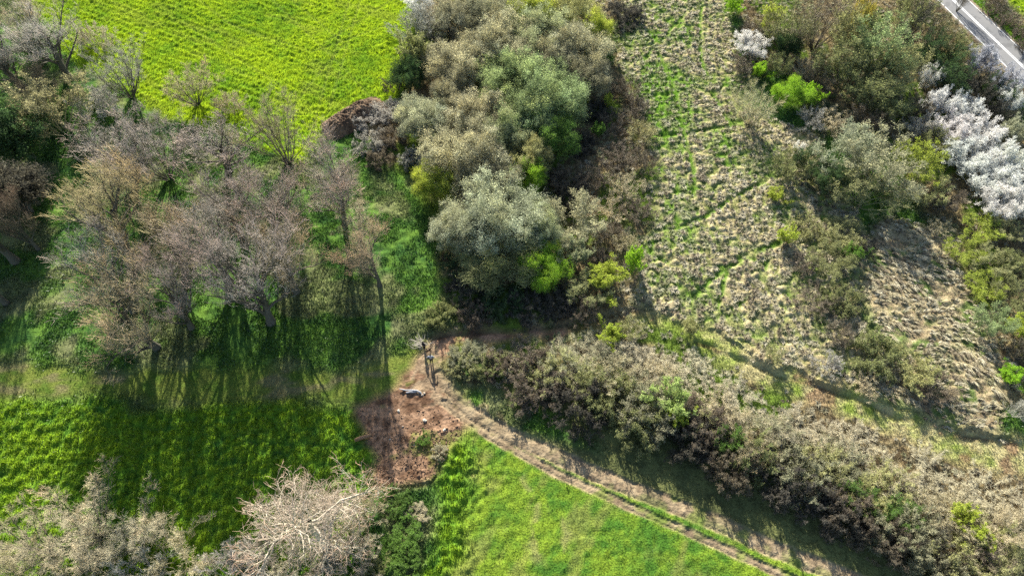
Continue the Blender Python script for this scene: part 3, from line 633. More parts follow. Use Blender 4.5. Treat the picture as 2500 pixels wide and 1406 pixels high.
# bramble strip below the soil
for a in [(960, 1230, 45, 'bright green bramble clump just below the bare soil', 'green'), (990, 1290, 50, 'green bramble clump with dead stalks midway down the bottom strip', 'green'),
          (950, 1340, 45, 'darker green bramble clump near the bottom of the strip', 'green'), (1000, 1385, 50, 'dark green bramble clump at the bottom edge', 'green'), (915, 1400, 40, 'small olive bramble clump at the bottom edge beside the pinkish shrub', 'olive'),
          (1015, 1250, 30, 'small pale clump of dead stalks in the green bramble strip', 'pale'), (985, 1335, 28, 'small tan clump of dead stalks low in the green bramble strip', 'tan'),
          (1075, 1105, 22, 'little pale dry weed clump on the right edge of the bare soil', 'pale'), (1035, 1070, 22, 'small green weed clump growing on the bare soil', 'green')]:
    plant('spiky1' if prng.uniform() < .5 else 'bramble1', a[0], a[1], a[2], 1.3 if a[2] > 30 else .7, a[4], a[3])
# bramble patch and mound by the field corner
for a in [(905, 290, 45, 'grey bramble mound touching the soil heap', 'grey'), (945, 270, 45, 'grey bramble mound at the foot of the pale willow', 'grey'), (905, 345, 45, 'blue grey bramble mound below the soil heap', 'grey'),
          (955, 330, 40, 'brown grey bramble mound between the heap and the pale willow', 'brown'), (925, 385, 35, 'lowest brown bramble mound of the patch beside the bright weeds', 'brown')]:
    plant('bramble1' if prng.uniform() < .5 else 'bramble2', a[0], a[1], a[2], 1.9, a[4], a[3])
# central willow wood
GC = 'willows of the central thicket'
W_ = lambda *a, **k: plant(a[0], a[1], a[2], a[3] * 1.1, *a[4:], group=GC, **k)
plant('blossom2', 1020, 5, 40, 4, 'white', 'white blossom shrub on the top edge at the field corner')
W_('scrub3', 1020, 60, 65, 5, 'grey', 'dark grey twiggy shrub at the top left of the central thicket')
W_('scrub1', 1065, 110, 60, 4.5, 'dark', 'black brown twiggy shrub beside the field, under the top willows')
W_('ball1', 1120, 45, 65, 7, 'wilb', 'brown catkin willow at the top edge of the thicket')
W_('ball3', 1195, 35, 75, 7, 'wilb', 'grey brown willow between the brown catkin willow and the yellow green tree')
W_('ball2', 1310, 25, 70, 7, 'yg', 'yellow green leafy tree on the top edge of the picture')
W_('ball1', 1400, 30, 65, 7, 'oli2', 'olive green tree on the top edge right of the yellow green one')
W_('ball2', 1455, 75, 36, 6.5, 'yg', 'narrow bright yellow tree at the right edge of the thicket')
W_('ball3', 1470, 130, 34, 4, 'green', 'small dark green tree below the narrow yellow one')
W_('bramble2', 1520, 35, 55, 2.4, 'dark', 'dark purple brown bramble beside the meadow at the top edge')
W_('ball1', 1320, 85, 80, 7.5, 'sage', 'grey green willow below the yellow green tree')
W_('ball3', 1410, 130, 75, 7.5, 'wilt', 'pale tan willow on the right shoulder of the thicket')
W_('ball2', 1440, 195, 50, 7, 'wilb', 'brown grey willow hanging over the shade on the right')
W_('ball3', 1225, 110, 80, 8, 'wilt', 'broad cream catkin willow in the upper middle of the thicket')
W_('ball1', 1130, 160, 78, 7.5, 'wilt', 'cream brown catkin willow on the left shoulder of the thicket')
W_('ball2', 1340, 160, 60, 7, 'wilb', 'brown catkin willow between the cream one and the green one')
W_('spiky2', 1003, 130, 42, 7, 'olive', 'small tree with bright green top standing beside the lime field')
W_('ball3', 998, 185, 44, 5.5, 'dgrn', 'dark leafy bush at the field edge below the green topped tree')
W_('scrub2', 960, 200, 30, 2.5, 'brown', 'small brown bush at the very edge of the lime field')
W_('ball2', 1100, 235, 45, 6, 'wilb', 'small brown willow between the left cream willow and the pale willow')
W_('ball1', 1245, 195, 80, 8.5, 'wilg', 'green willow in the centre of the thicket, upper of the two greenest')
W_('ball3', 1340, 235, 85, 9, 'wilg', 'largest green willow on the right of the thicket centre')
W_('ball2', 1290, 285, 75, 8, 'wilg', 'green willow in front of the largest green willow')
W_('ball1', 1345, 335, 65, 6.5, 'green', 'dark green willow at the shaded right foot of the thicket')
W_('ball1', 1033, 290, 62, 6.5, 'wil', 'pale grey green round willow beside the grey brambles')
W_('ball3', 1165, 290, 68, 7.5, 'wilt', 'tan green willow in the middle left of the thicket')
W_('ball2', 1235, 335, 55, 7, 'sage', 'sage coloured willow between the green and the big cream willow')
W_('ball3', 1130, 380, 95, 8, 'wilt', 'big cream catkin willow in the lower left of the thicket')
W_('ball2', 1195, 430, 70, 6.5, 'wilb', 'brown willow at the foot of the big cream one')
W_('ball1', 1062, 445, 52, 5.5, 'yg', 'yellowish green willow beside the bright weeds')
W_('ball1', 1280, 430, 52, 5, 'lime', 'bright green bush in the lower middle of the thicket')
W_('ball3', 1290, 385, 50, 6, 'oli2', 'olive willow above the bright green bush')
W_('ball3', 1215, 530, 105, 8.5, 'wil', 'big silvery willow at the front of the thicket')
W_('ball1', 1120, 560, 65, 6.5, 'wil', 'silvery willow forming the left lobe of the front group')
W_('ball2', 1310, 560, 60, 6.5, 'sage', 'green grey willow forming the right lobe of the front group')
W_('ball2', 1210, 620, 105, 5, 'olive', 'dark olive shrub under the big silvery willow')
W_('airy1', 1400, 545, 72, 5.5, 'wilt', 'pale tan airy willow right of the silvery willow')
W_('ball2', 1330, 655, 58, 4.8, 'lime', 'vivid yellow green hawthorn at the front of the thicket')
W_('spiky1', 1390, 625, 40, 4.5, 'sage', 'bluish green shrub right of the vivid hawthorn')
W_('spiky2', 1485, 690, 50, 3.6, 'yg', 'yellow green spiky shrub right of the dark brambles')
W_('airy1', 1440, 710, 48, 3, 'oli2', 'olive shrub between the vivid hawthorn and the spiky shrub')
W_('spiky1', 1552, 645, 27, 4.5, 'lime', 'little bright green tree standing at the meadow edge')
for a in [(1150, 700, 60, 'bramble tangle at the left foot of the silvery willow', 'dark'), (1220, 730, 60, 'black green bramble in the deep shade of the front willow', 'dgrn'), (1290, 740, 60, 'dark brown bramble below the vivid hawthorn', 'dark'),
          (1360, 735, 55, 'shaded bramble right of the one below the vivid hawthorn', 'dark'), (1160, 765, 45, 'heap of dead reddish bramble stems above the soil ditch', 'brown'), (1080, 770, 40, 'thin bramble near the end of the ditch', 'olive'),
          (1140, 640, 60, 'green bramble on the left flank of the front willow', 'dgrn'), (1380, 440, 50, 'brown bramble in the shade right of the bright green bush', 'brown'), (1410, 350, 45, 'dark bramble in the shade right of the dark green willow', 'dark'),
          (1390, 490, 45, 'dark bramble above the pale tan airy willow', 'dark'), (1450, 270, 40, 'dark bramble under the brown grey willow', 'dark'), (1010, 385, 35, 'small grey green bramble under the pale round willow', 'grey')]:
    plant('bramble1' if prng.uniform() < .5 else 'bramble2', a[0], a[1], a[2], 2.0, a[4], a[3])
# brown fringe between the thicket and the meadow
fr = [(1540, 215, 45, 'brown', 'uppermost'), (1545, 260, 50, 'brown', 'second highest'), (1500, 300, 45, 'brown', 'third highest, deep in the fringe'), (1560, 320, 45, 'ochre', 'ochre tinted'), (1520, 370, 55, 'brown', 'middle left'), (1580, 400, 40, 'brown', 'middle right'),
      (1470, 420, 55, 'brown', 'darkest, next to the shade'), (1530, 450, 55, 'tan', 'nearest the trodden ground'), (1480, 510, 55, 'tan', 'reedy, right of the airy willow'), (1550, 520, 50, 'brown', 'level with the silvery willow'), (1490, 570, 50, 'brown', 'below the pale reedy one'),
      (1460, 640, 50, 'brown', 'lowest left, above the olive shrub'), (1520, 600, 40, 'tan', 'lowest right, above the little green tree'), (1420, 760, 45, 'brown', 'low one over the soil ditch')]
for i, (a, b, r, c, t) in enumerate(fr):
    plant(('scrub1', 'scrub2', 'scrub3')[i % 3], a, b, r, 2.6, c, ('ochre' if c == 'ochre' else 'tan' if c == 'tan' else 'brown') + ' bare shrub between the thicket and the meadow, ' + t, group='bare shrubs fringing the meadow')
plant('spiky1', 1488, 248, 16, 2.5, 'yg', 'tiny yellow green bush in the brown fringe')
plant('spiky2', 1465, 315, 20, 2.5, 'green', 'tiny green bush in the shade of the brown fringe')
# right hand scrub
R_ = plant
R_('spiky1', 1795, 20, 28, 3.5, 'lime', 'young bright green tree in the meadow at the top edge')
R_('scrub1', 1838, 70, 40, 3, 'brown', 'brown scrub above the left white blossom')
R_('spiky2', 1885, 45, 32, 4.5, 'yg', 'yellow green shrub against the tall dark trees at the top')
R_('blossom2', 1833, 108, 46, 3.6, 'white', 'lone white blossom shrub at the meadow edge near the top')
R_('scrub2', 1828, 155, 46, 2.4, 'brown', 'brown scrub below the lone white blossom')
R_('fan2', 1930, 70, 75, 9, 'olive', 'tall olive brown bare tree, leftmost at the top right', wood='dark')
R_('fan1', 2010, 60, 80, 10, 'brown', 'tall dark bare tree beside the golden topped tree', wood='dark')
R_('airy2', 2075, 80, 60, 9, 'oli2', 'olive leafed tree around the golden topped tree')
R_('airy1', 2097, 50, 26, 9, 'gold', 'narrow golden topped tree at the top right')
R_('airy2', 2160, 120, 85, 10, 'wilg', 'light green feathery tree in the top right')
R_('airy2', 2205, 170, 65, 8, 'oli2', 'olive feathery tree right of the light green one')
R_('airy2', 2080, 170, 90, 8, 'olive', 'broad olive shrub tree in the middle of the top right group')
R_('airy2', 2150, 225, 80, 6, 'olive', 'dark olive shrub at the foot of the top right group')
R_('ball3', 1925, 110, 34, 4.5, 'dgrn', 'dark green shaded bush under the tall olive brown tree')
R_('scrub3', 2000, 190, 60, 4, 'brown', 'brown twigs in the shade under the top right group')
R_('spiky2', 1862, 172, 24, 2.8, 'lime', 'small bright green shrub left of the dark olive bush')
R_('airy1', 1903, 160, 30, 4, 'olive', 'small dark olive bush between two bright green shrubs')
R_('scrub2', 1955, 165, 50, 2.0, 'tan', 'low tan scrub behind the bright hawthorn')
R_('ball2', 1935, 230, 48, 4.5, 'lime', 'bright green rounded hawthorn beside the mown clearing')
R_('spiky1', 1990, 235, 28, 3.5, 'lime', 'brightest yellow green shrub at the right side of the rounded hawthorn')
R_('fan2', 1828, 240, 60, 7, 'sage', 'airy pale tree standing alone in the meadow with a leaning shadow', base=(1824, 305), wood='tan')
R_('scrub2', 2040, 290, 60, 2.4, 'tan', 'low tan grey scrub below the bright hawthorn')
R_('scrub3', 1985, 290, 42, 3, 'grey', 'grey bare shrub in front of the bright hawthorn')
R_('scrub1', 2120, 285, 60, 3.5, 'brown', 'brown arched shrub above the large grey green tree')
R_('airy1', 2170, 265, 50, 4, 'olive', 'olive arched shrub left of the long blossom hedge')
R_('airy2', 2060, 370, 78, 7, 'wil', 'large grey green airy tree on the meadow edge, left one')
R_('airy2', 2160, 410, 105, 8, 'wilt', 'large pale olive airy tree right of the grey green one')
R_('airy2', 2110, 470, 85, 5.5, 'oli2', 'olive shrub at the foot of the large pale olive tree')
R_('airy2', 2235, 400, 60, 6, 'yg', 'yellowish airy tree on the right shoulder of the large pale olive tree')
R_('ball3', 2020, 440, 48, 4.5, 'dgrn', 'dark green bush in the shade left of the large pale olive tree')
R_('airy1', 1930, 410, 48, 4, 'olive', 'olive shrub at the meadow edge left of the tiny white blossom')
R_('airy1', 1975, 400, 40, 4, 'dgrn', 'dark shrub behind the tiny white blossom')
R_('blossom1', 1948, 368, 13, 2.5, 'white', 'tiny white blossom sprig at the meadow edge')
R_('spiky2', 1900, 480, 28, 1.8, 'yg', 'small yellow green shrub on the meadow edge below the olive shrubs')
R_('airy1', 2265, 470, 52, 4, 'oli2', 'olive shrub at the lower end of the yellowish tree')
R_('airy1', 2310, 490, 40, 3.4, 'brown', 'brown olive shrub beside the blossom hedge')
R_('scrub3', 2260, 310, 48, 4, 'grey', 'grey bare shrub at the left of the blossom hedge')
R_('scrub1', 2240, 260, 45, 4, 'brown', 'brown bare shrub left of the upper blossom')
R_('airy1', 2290, 350, 38, 4, 'olive', 'olive bush pressed against the left of the blossom hedge')
for i, a in enumerate([(2270, 190, 26, 'topmost and sparse, a thin sprig'), (2300, 250, 38, 'second from its top, left side'), (2350, 265, 42, 'second from its top, right side'), (2330, 320, 52, 'third row, left side'), (2390, 320, 50, 'third row, right side'),
                       (2355, 380, 58, 'fourth row, left side'), (2415, 375, 58, 'fourth row, middle'), (2465, 385, 42, 'fourth row, at the picture edge'), (2400, 435, 60, 'fifth row, left side'), (2460, 440, 60, 'fifth row, right side'),
                       (2440, 495, 54, 'lowest full one, left side'), (2490, 500, 42, 'lowest one at the picture edge')]):
    R_(('blossom1', 'blossom2')[i % 2], a[0], a[1], a[2], 4.4, 'white', 'white flowering shrub of the long blossom hedge, ' + a[3], group='white flowering shrubs of the blossom hedge')
R_('blossom1', 2470, 245, 32, 4, 'white', 'white flowering shrub at the right edge above the dark gap')
R_('blossom2', 2480, 320, 36, 4, 'wil', 'cream and olive flowering shrub at the right edge above the hedge')
R_('blossom2', 2395, 150, 40, 5, 'shadewhite', 'flowering tree with blue grey shade in its colour overhanging the road')
R_('blossom1', 2455, 200, 40, 4.5, 'shadewhite', 'flowering tree with blue grey shade in its colour beside the road at the right edge')
R_('scrub2', 2430, 280, 55, 4, 'dark', 'black twiggy shrub between blossom hedge and right edge')
for a in [(2235, 60, 60, 'fan1', 8, 'dark', 'black green tree nearest the road at the top'), (2300, 75, 40, 'fan2', 6, 'olive', 'dark tree whose branches reach over the near lane at the top edge'), (2280, 130, 55, 'airy2', 6, 'dgrn', 'dark leafy tree below the road at the top right'),
          (2335, 130, 42, 'airy1', 5, 'olive', 'dark olive tree left of the blue grey, shade coloured blossom'), (2330, 190, 60, 'airy2', 6, 'dgrn', 'black green thicket above the blossom hedge'), (2390, 220, 60, 'scrub1', 5, 'dark', 'black thicket right of the upper blossom'),
          (2440, 220, 40, 'airy1', 4, 'dgrn', 'dark green bush left of the edge blossom'), (2220, 30, 55, 'airy2', 8, 'olive', 'olive tree behind the feathery tree at the top edge'), (2355, -5, 26, 'fan1', 6, 'brown', 'brown tree hanging over the road at the top edge')]:
    R_(a[3], a[0], a[1], a[2], a[4], a[5], a[6])
lo = [(1925, 575, 28, 'spiky1', 2.6, 'yg', 'small yellow green tree with a dark shadow beside the trodden path'), (1975, 560, 45, 'bramble2', 1.6, 'oli2', 'olive bramble right of the small yellow green tree'), (2050, 575, 60, 'bramble1', 2.0, 'oli2', 'broad olive bramble at the start of the flattened grass'),
      (2110, 600, 40, 'scrub2', 2.0, 'dark', 'dark shrub in the long shadow beside the flattened grass'), (2030, 640, 55, 'airy1', 2.6, 'olive', 'olive brown bush left of the flattened grass'), (2085, 620, 30, 'spiky2', 2.4, 'green', 'green topped bush in the olive brown group'),
      (1960, 640, 40, 'scrub1', 1.8, 'brown', 'brown scrub left of the olive brown bush'), (1990, 730, 60, 'scrub2', 1.8, 'brown', 'low brown scrub below the olive brown bush'), (2055, 735, 55, 'bramble2', 2.2, 'olive', 'olive brown bramble with a dark hollow'),
      (2045, 810, 42, 'scrub1', 2.0, 'brown', 'reddish brown bush above the large dark bramble'), (2150, 870, 70, 'bramble1', 2.6, 'olive', 'large dark green bramble near the mown path, left half'), (2225, 900, 60, 'spiky1', 2.4, 'oli2', 'large yellow green bush near the mown path, right half'),
      (2290, 940, 60, 'scrub1', 2.2, 'brown', 'brown bare bush right of the large yellow green bush'), (2020, 890, 40, 'scrub2', 1.6, 'grey', 'small grey bush left of the large dark bramble'), (2130, 940, 50, 'scrub2', 1.6, 'tan', 'low tan scrub under the large dark bramble'),
      (1692, 800, 26, 'spiky2', 2.2, 'oli2', 'small olive bush at the corner of the mown path'), (1885, 870, 24, 'airy1', 1.8, 'oli2', 'small olive bush beside the mown path, halfway along the meadow'), (2395, 560, 50, 'airy1', 2.6, 'yg', 'yellow green bush below the blossom hedge'),
      (2455, 560, 42, 'airy1', 2.6, 'oli2', 'olive bush at the right edge below the blossom hedge'), (2350, 620, 45, 'airy1', 2.2, 'yg', 'yellow green bush beside the flattened grass'), (2420, 640, 50, 'airy1', 2.6, 'oli2', 'broad olive bush at the right, second below the blossom hedge'),
      (2480, 640, 45, 'bramble2', 2.4, 'olive', 'olive bramble at the right edge, second below the hedge'), (2400, 700, 48, 'airy1', 2.6, 'yg', 'yellow green bush at the right, level with the flattened grass'), (2470, 720, 50, 'airy1', 2.6, 'olive', 'olive bush at the right edge, level with the flattened grass'),
      (2420, 790, 45, 'airy1', 4.0, 'wilg', 'green feathery small tree at the right with its shadow toward the camera'), (2480, 800, 36, 'spiky1', 3.0, 'yg', 'bright yellow green shrub at the right edge'), (2485, 860, 36, 'scrub1', 2.2, 'brown', 'brown shrub at the right edge below the bright one'),
      (2472, 925, 36, 'spiky2', 2.0, 'lime', 'bright lime bush at the right edge above the mown path'), (2490, 1000, 30, 'scrub3', 3.0, 'grey', 'grey bare shrub at the right edge by the mown path'), (2300, 560, 34, 'scrub1', 1.6, 'tan', 'tan scrub at the top right of the flattened grass')]
for a in lo: R_(a[3], a[0], a[1], a[2], a[4], a[5], a[6])
# hedge beyond the road
rp = [(2440, 20), (2465, 50), (2490, 85), (2515, 120), (2420, -15)]
for i, (a, b) in enumerate(rp):
    R_(('scrub1', 'scrub3')[i % 2], a, b, 34, 2.6, 'brown', ['brown hedge shrub beyond the road, highest one fully in view', 'brown hedge shrub beyond the road, middle one', 'brown hedge shrub beyond the road, lower one at the right edge', 'brown hedge shrub beyond the road cut off by the right edge', 'brown hedge shrub beyond the road cut off by the top edge'][i], group='hedge shrubs beyond the road')
# long hedge between the track and the mown path
hr = np.random.default_rng(5)
LOW = [(1125, 885), (1215, 905), (1315, 940), (1425, 985), (1550, 1025), (1680, 1070), (1800, 1130), (1920, 1192), (2040, 1255), (2160, 1322), (2300, 1395)]
UPP = [(1150, 855), (1290, 865), (1420, 865), (1550, 850), (1660, 895), (1800, 960), (1950, 1030), (2100, 1090), (2250, 1150), (2390, 1210), (2520, 1270)]
lowl = ['at the people end', 'second from the people', 'third from the people', 'above the track bend', 'right of the track bend', 'left of centre', 'in the centre', 'right of centre', 'near the right third', 'next to the last', 'last one at the bottom edge']
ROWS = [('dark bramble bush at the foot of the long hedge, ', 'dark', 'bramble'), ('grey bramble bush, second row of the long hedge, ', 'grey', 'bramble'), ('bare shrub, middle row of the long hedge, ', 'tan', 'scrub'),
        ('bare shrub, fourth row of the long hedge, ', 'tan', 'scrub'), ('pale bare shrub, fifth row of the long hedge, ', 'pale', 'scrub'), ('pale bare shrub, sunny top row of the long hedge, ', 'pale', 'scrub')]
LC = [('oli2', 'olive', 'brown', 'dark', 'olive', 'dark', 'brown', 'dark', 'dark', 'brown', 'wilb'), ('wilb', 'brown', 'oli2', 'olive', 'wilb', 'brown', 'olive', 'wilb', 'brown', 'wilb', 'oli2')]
for r in range(6):
    for i in range(11):
        t = r / 5; wdt = math.hypot(UPP[i][0] - LOW[i][0], UPP[i][1] - LOW[i][1])
        if i == 0 and r in (2, 4) or i == 1 and r == 4: continue
        a = LOW[i][0] * (1 - t) + UPP[i][0] * t + hr.uniform(-22, 22); b = LOW[i][1] * (1 - t) + UPP[i][1] * t + hr.uniform(-14, 14)
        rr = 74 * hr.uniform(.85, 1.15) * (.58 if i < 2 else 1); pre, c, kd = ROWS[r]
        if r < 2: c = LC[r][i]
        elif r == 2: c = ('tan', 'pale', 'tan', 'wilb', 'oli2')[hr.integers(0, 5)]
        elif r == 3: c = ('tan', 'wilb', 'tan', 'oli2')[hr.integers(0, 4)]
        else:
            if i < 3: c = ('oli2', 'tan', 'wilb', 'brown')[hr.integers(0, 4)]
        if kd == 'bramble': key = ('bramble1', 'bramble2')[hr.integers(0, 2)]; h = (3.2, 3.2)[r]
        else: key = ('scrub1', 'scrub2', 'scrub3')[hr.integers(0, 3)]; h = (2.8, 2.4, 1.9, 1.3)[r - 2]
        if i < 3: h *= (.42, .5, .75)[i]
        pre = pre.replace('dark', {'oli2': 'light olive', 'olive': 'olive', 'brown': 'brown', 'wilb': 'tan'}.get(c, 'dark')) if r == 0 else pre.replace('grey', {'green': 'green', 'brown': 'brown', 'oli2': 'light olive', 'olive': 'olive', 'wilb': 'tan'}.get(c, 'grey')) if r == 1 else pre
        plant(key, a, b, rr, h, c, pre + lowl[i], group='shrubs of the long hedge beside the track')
for a in [(1620, 975, 58, 'spiky1', 4.3, (.46, .58, .20), 'light green leafy bush standing out of the long hedge'), (1655, 1015, 36, 'spiky2', 3.4, 'yg', 'yellow green bush at the foot of the light green leafy bush'), (1780, 1075, 36, 'airy1', 3.4, 'green', 'mid green bush with a pale bare branch in the long hedge'),
          (1485, 815, 38, 'spiky2', 2.4, 'yg', 'yellow green bush at the upper left of the long hedge'), (1540, 805, 34, 'airy1', 2.4, 'oli2', 'olive bush beside the yellow green one at the top of the long hedge'), (1820, 1110, 40, 'fan2', 4, 'tan', 'bare bush with spreading pale stems right of the mid green bush'),
          (2100, 1220, 46, 'airy1', 2.8, 'green', 'green bush inside the right half of the long hedge'), (2200, 1255, 46, 'airy1', 2.8, 'green', 'green bush further right inside the long hedge'), (2345, 1265, 36, 'spiky1', 3, 'yg', 'yellow leafed bush in the right part of the long hedge'),
          (2390, 1320, 38, 'spiky2', 3, 'yg', 'second yellow leafed bush, lower right in the long hedge'), (2450, 1300, 80, 'scrub3', 3.4, 'tan', 'large tan bush at the right edge of the long hedge'), (2400, 1390, 80, 'scrub1', 3.2, 'brown', 'brown bush in the bottom right corner'),
          (2490, 1400, 70, 'airy1', 3.0, 'oli2', 'olive bush cut by the bottom right corner'), (2280, 1330, 70, 'scrub3', 3.0, 'dark', 'dark twiggy bush left of the second yellow bush'), (1150, 895, 30, 'airy1', 1.0, 'green', 'green leafy bush at the people end of the long hedge')]:
    plant(a[3], a[0], a[1], a[2], a[4], a[5], a[6])
# ------------------------------------------------------------------ SMALL THINGS
def blob(name, mat, color, seed, sx, sy, sz, x, y, z, rot=0, sub=3, rough=.25, sc=1.3):
    import bmesh
    bm = bmesh.new(); bmesh.ops.create_icosphere(bm, subdivisions=sub, radius=1); r = random.Random(seed)
    off = r.uniform(0, 50)
    from mathutils import noise
    for v in bm.verts:
        d = 1 + rough * noise.noise(v.co * sc + Vector((off, off, off))) + rough * .5 * noise.noise(v.co * sc * 2.7 + Vector((off, 0, off)))
        v.co = Vector((v.co.x * sx * d, v.co.y * sy * d, max(v.co.z, -.45) * sz * d))
    me = bpy.data.meshes.new(name); bm.to_mesh(me); bm.free(); me.materials.append(mat)
    a = me.attributes.new('Col', 'FLOAT_COLOR', 'POINT'); a.data.foreach_set('color', np.ones(len(me.vertices) * 4, np.float32))
    o = link(name, me, None, color); o.location = (x, y, z); o.rotation_euler = (0, 0, rot); return o
def ground(px, py): x, y, _ = G(px, py, .1); return x, y, float(zat(x, y))
# earth heap at the field corner: a dense mesh of its own
hx = np.arange(-6.2, 6.2, .12); hy = np.arange(-3.2, 3.2, .12); HX, HY = np.meshgrid(hx, hy)
wx = mx0 + HX * ca - HY * sa; wy = my0 + HX * sa + HY * ca
m_ = np.exp(-((np.abs(HX) / 4.6) ** 4 + (np.abs(HY) / 2.1) ** 4)); cl, _ = worley(wx, wy, .45, 301)
HZ = 1.5 * m_ * (.75 + .5 * fbm(wx, wy, 1.6, 303)) + m_ * (.45 * np.clip(1 - cl * 1.3, 0, 1) + .12 * fbm(wx, wy, .4, 305)) - .12
HC = mixc((.06, .042, .03), (.19, .135, .09), c01(fbm(wx, wy, .9, 307)))
gi_ = np.arange(HX.size).reshape(HX.shape); hf = np.stack([gi_[:-1, :-1], gi_[:-1, 1:], gi_[1:, 1:], gi_[1:, :-1]], -1).reshape(-1, 4)
keep = (m_ > .06)[:-1, :-1].ravel(); hv = np.stack([HX, HY, HZ], -1).reshape(-1, 3); hf = hf[keep]; u, inv = np.unique(hf, return_inverse=True)
ho = link('earth_heap', mesh_np('earth_heap', hv[u], inv.reshape(hf.shape), HC.reshape(-1, 3)[u], M_SOIL, smooth=True)); ho.location = (mx0, my0, float(zat(mx0, my0))); ho.rotation_euler = (0, 0, .75)
tag(ho, 'dark brown heap of earth at the lower corner of the lime field', 'earth heap')
for a in [(973, 1003, .20, 'round white stone on the left of the bare soil'), (1037, 1027, .26, 'largest pale stone in the middle of the bare soil'), (1085, 1050, .20, 'white stone near the right edge of the bare soil'),
          (983, 1041, .11, 'small pale stone left of the largest stone'), (1012, 1086, .15, 'small white stone beside the weed clump on the soil'), (952, 1073, .09, 'smallest pale stone, lower left on the soil')]:
    x, y, z = ground(a[0], a[1]); tag(blob('stone', M_STONE, (.46, .41, .34), int(a[0]), a[2], a[2] * .8, a[2] * .7, x, y, z + a[2] * .08, rot=a[0], sub=2, rough=.5), a[3], 'stone')
crng = random.Random(3)
cn = 0
CL = []
for k in range(1500):
    px = crng.uniform(880, 1125); py = crng.uniform(1000, 1190)
    x, y, z = ground(px, py); i, j = labat(x, y)
    if LAB[i, j] != R_SOIL or crng.random() > (.25 + .75 * float(sp_low[i, j])): continue
    CL.append((x, y, z, crng.uniform(.03, .10)))
import bmesh
bm = bmesh.new(); bmesh.ops.create_icosphere(bm, subdivisions=1, radius=1); base_v = np.array([v.co[:] for v in bm.verts]); base_f = np.array([[v.index for v in f.verts] for f in bm.faces]); bm.free()
cv = []; cf = []; cr = np.random.default_rng(4)
for k, (x, y, z, s) in enumerate(CL):
    cv.append(base_v * cr.uniform(.7, 1.3, (len(base_v), 1)) * s * np.array([1.2, 1, .8]) + np.array([x, y, z + s * .3])); cf.append(base_f + len(base_v) * k)
cv = np.concatenate(cv); cf = np.concatenate(cf)
cc_ = np.repeat(np.array([(.20, .13, .085)]) * cr.uniform(.6, 1.3, (len(CL), 1)), len(base_v), 0)
tag(link('soil_clods', mesh_np('soil_clods', cv, cf, cc_, M_SOIL)), 'loose brown clods scattered over the dug soil', 'clods', kind='stuff')
# fallen logs beside the people's shadows
def limb(name, pts, rads, parent, color, mat=None):
    P = np.array(pts, float)[None]; R = np.array(rads, float)[None]; V, F = tubes(P, R, 9); return link(name, mesh_np(name, V, F, None, mat or M_BARK, smooth=True), parent, color)
def cap_limb(name, pts, rads, parent, color):
    pts = [list(pts[0])] + [list(p) for p in pts] + [list(pts[-1])]; return limb(name, pts, [.002] + list(rads) + [.002], parent, color)
def gw(px, py, h): x, y, _ = G(px, py, h); return (x, y)
lx, ly, lz = ground(1005, 955)
lg = bpy.data.objects.new('fallen_branch', None); COL.objects.link(lg); lg.location = (lx, ly, lz); tag(lg, 'forked silver grey fallen branch lying beside the two people\'s shadows', 'branch')
def rel(px, py, h): x, y, _ = G(px, py, .15); return (x - lx, y - ly, float(zat(x, y)) - lz + h)
cap_limb('main_stem', [rel(976, 952, .22), rel(990, 954, .20), rel(1005, 955, .16), rel(1018, 956, .15), rel(1027, 960, .10), rel(1031, 964, .06)], [.06, .09, .12, .13, .12, .08], lg, (.30, .30, .31))
cap_limb('side_stem', [rel(992, 960, .12), rel(1003, 959, .13), rel(1014, 958, .14), rel(1019, 957, .15)], [.10, .11, .11, .08], lg, (.30, .30, .31))
for a, b in (((1036, 961), 'pale broken lump at the end of the fallen branch, right one'), ((1031, 966), 'pale broken lump at the end of the fallen branch, lower one')):
    x, y, z = ground(*a); tag(blob('broken_stone', M_STONE, (.46, .38, .29), a[0] * 7, .17, .12, .12, x, y, z + .05, rot=a[0], sub=2, rough=.5), b, 'stone')
x, y, z = ground(888, 1074); bk = bpy.data.objects.new('rotten_log', None)
tag(cap_limb('rotten_log', [(x - .9, y - .25, z + .15), (x - .3, y, z + .2), (x + .35, y + .2, z + .2), (x + .9, y + .45, z + .12)], [.20, .24, .22, .16], None, (.20, .13, .08)), 'dark brown rotten log at the left edge of the bare soil', 'log')
x0, y0, z0 = ground(1000, 845)
lb = link('twig_pile', mesh_np('twig_pile', *tubes(*(lambda P: (P, np.tile([.022, .014, .006], (len(P), 1))))(polyl(np.array([[x0 + 1.6, y0, z0 + .2]]) + np.random.default_rng(1).normal(0, .35, (60, 3)) * np.array([1, 1, .3]), np.random.default_rng(2).normal(0, 1, (60, 3)) * np.array([1, .6, .25]) + np.array([-.8, .4, .1]), np.full(60, 1.4), 2, .2, 0, np.random.default_rng(3))), 3), None, M_TWIG), None, (.42, .38, .33))
tag(lb, 'small pile of grey cut twigs behind the person in black', 'twigs')

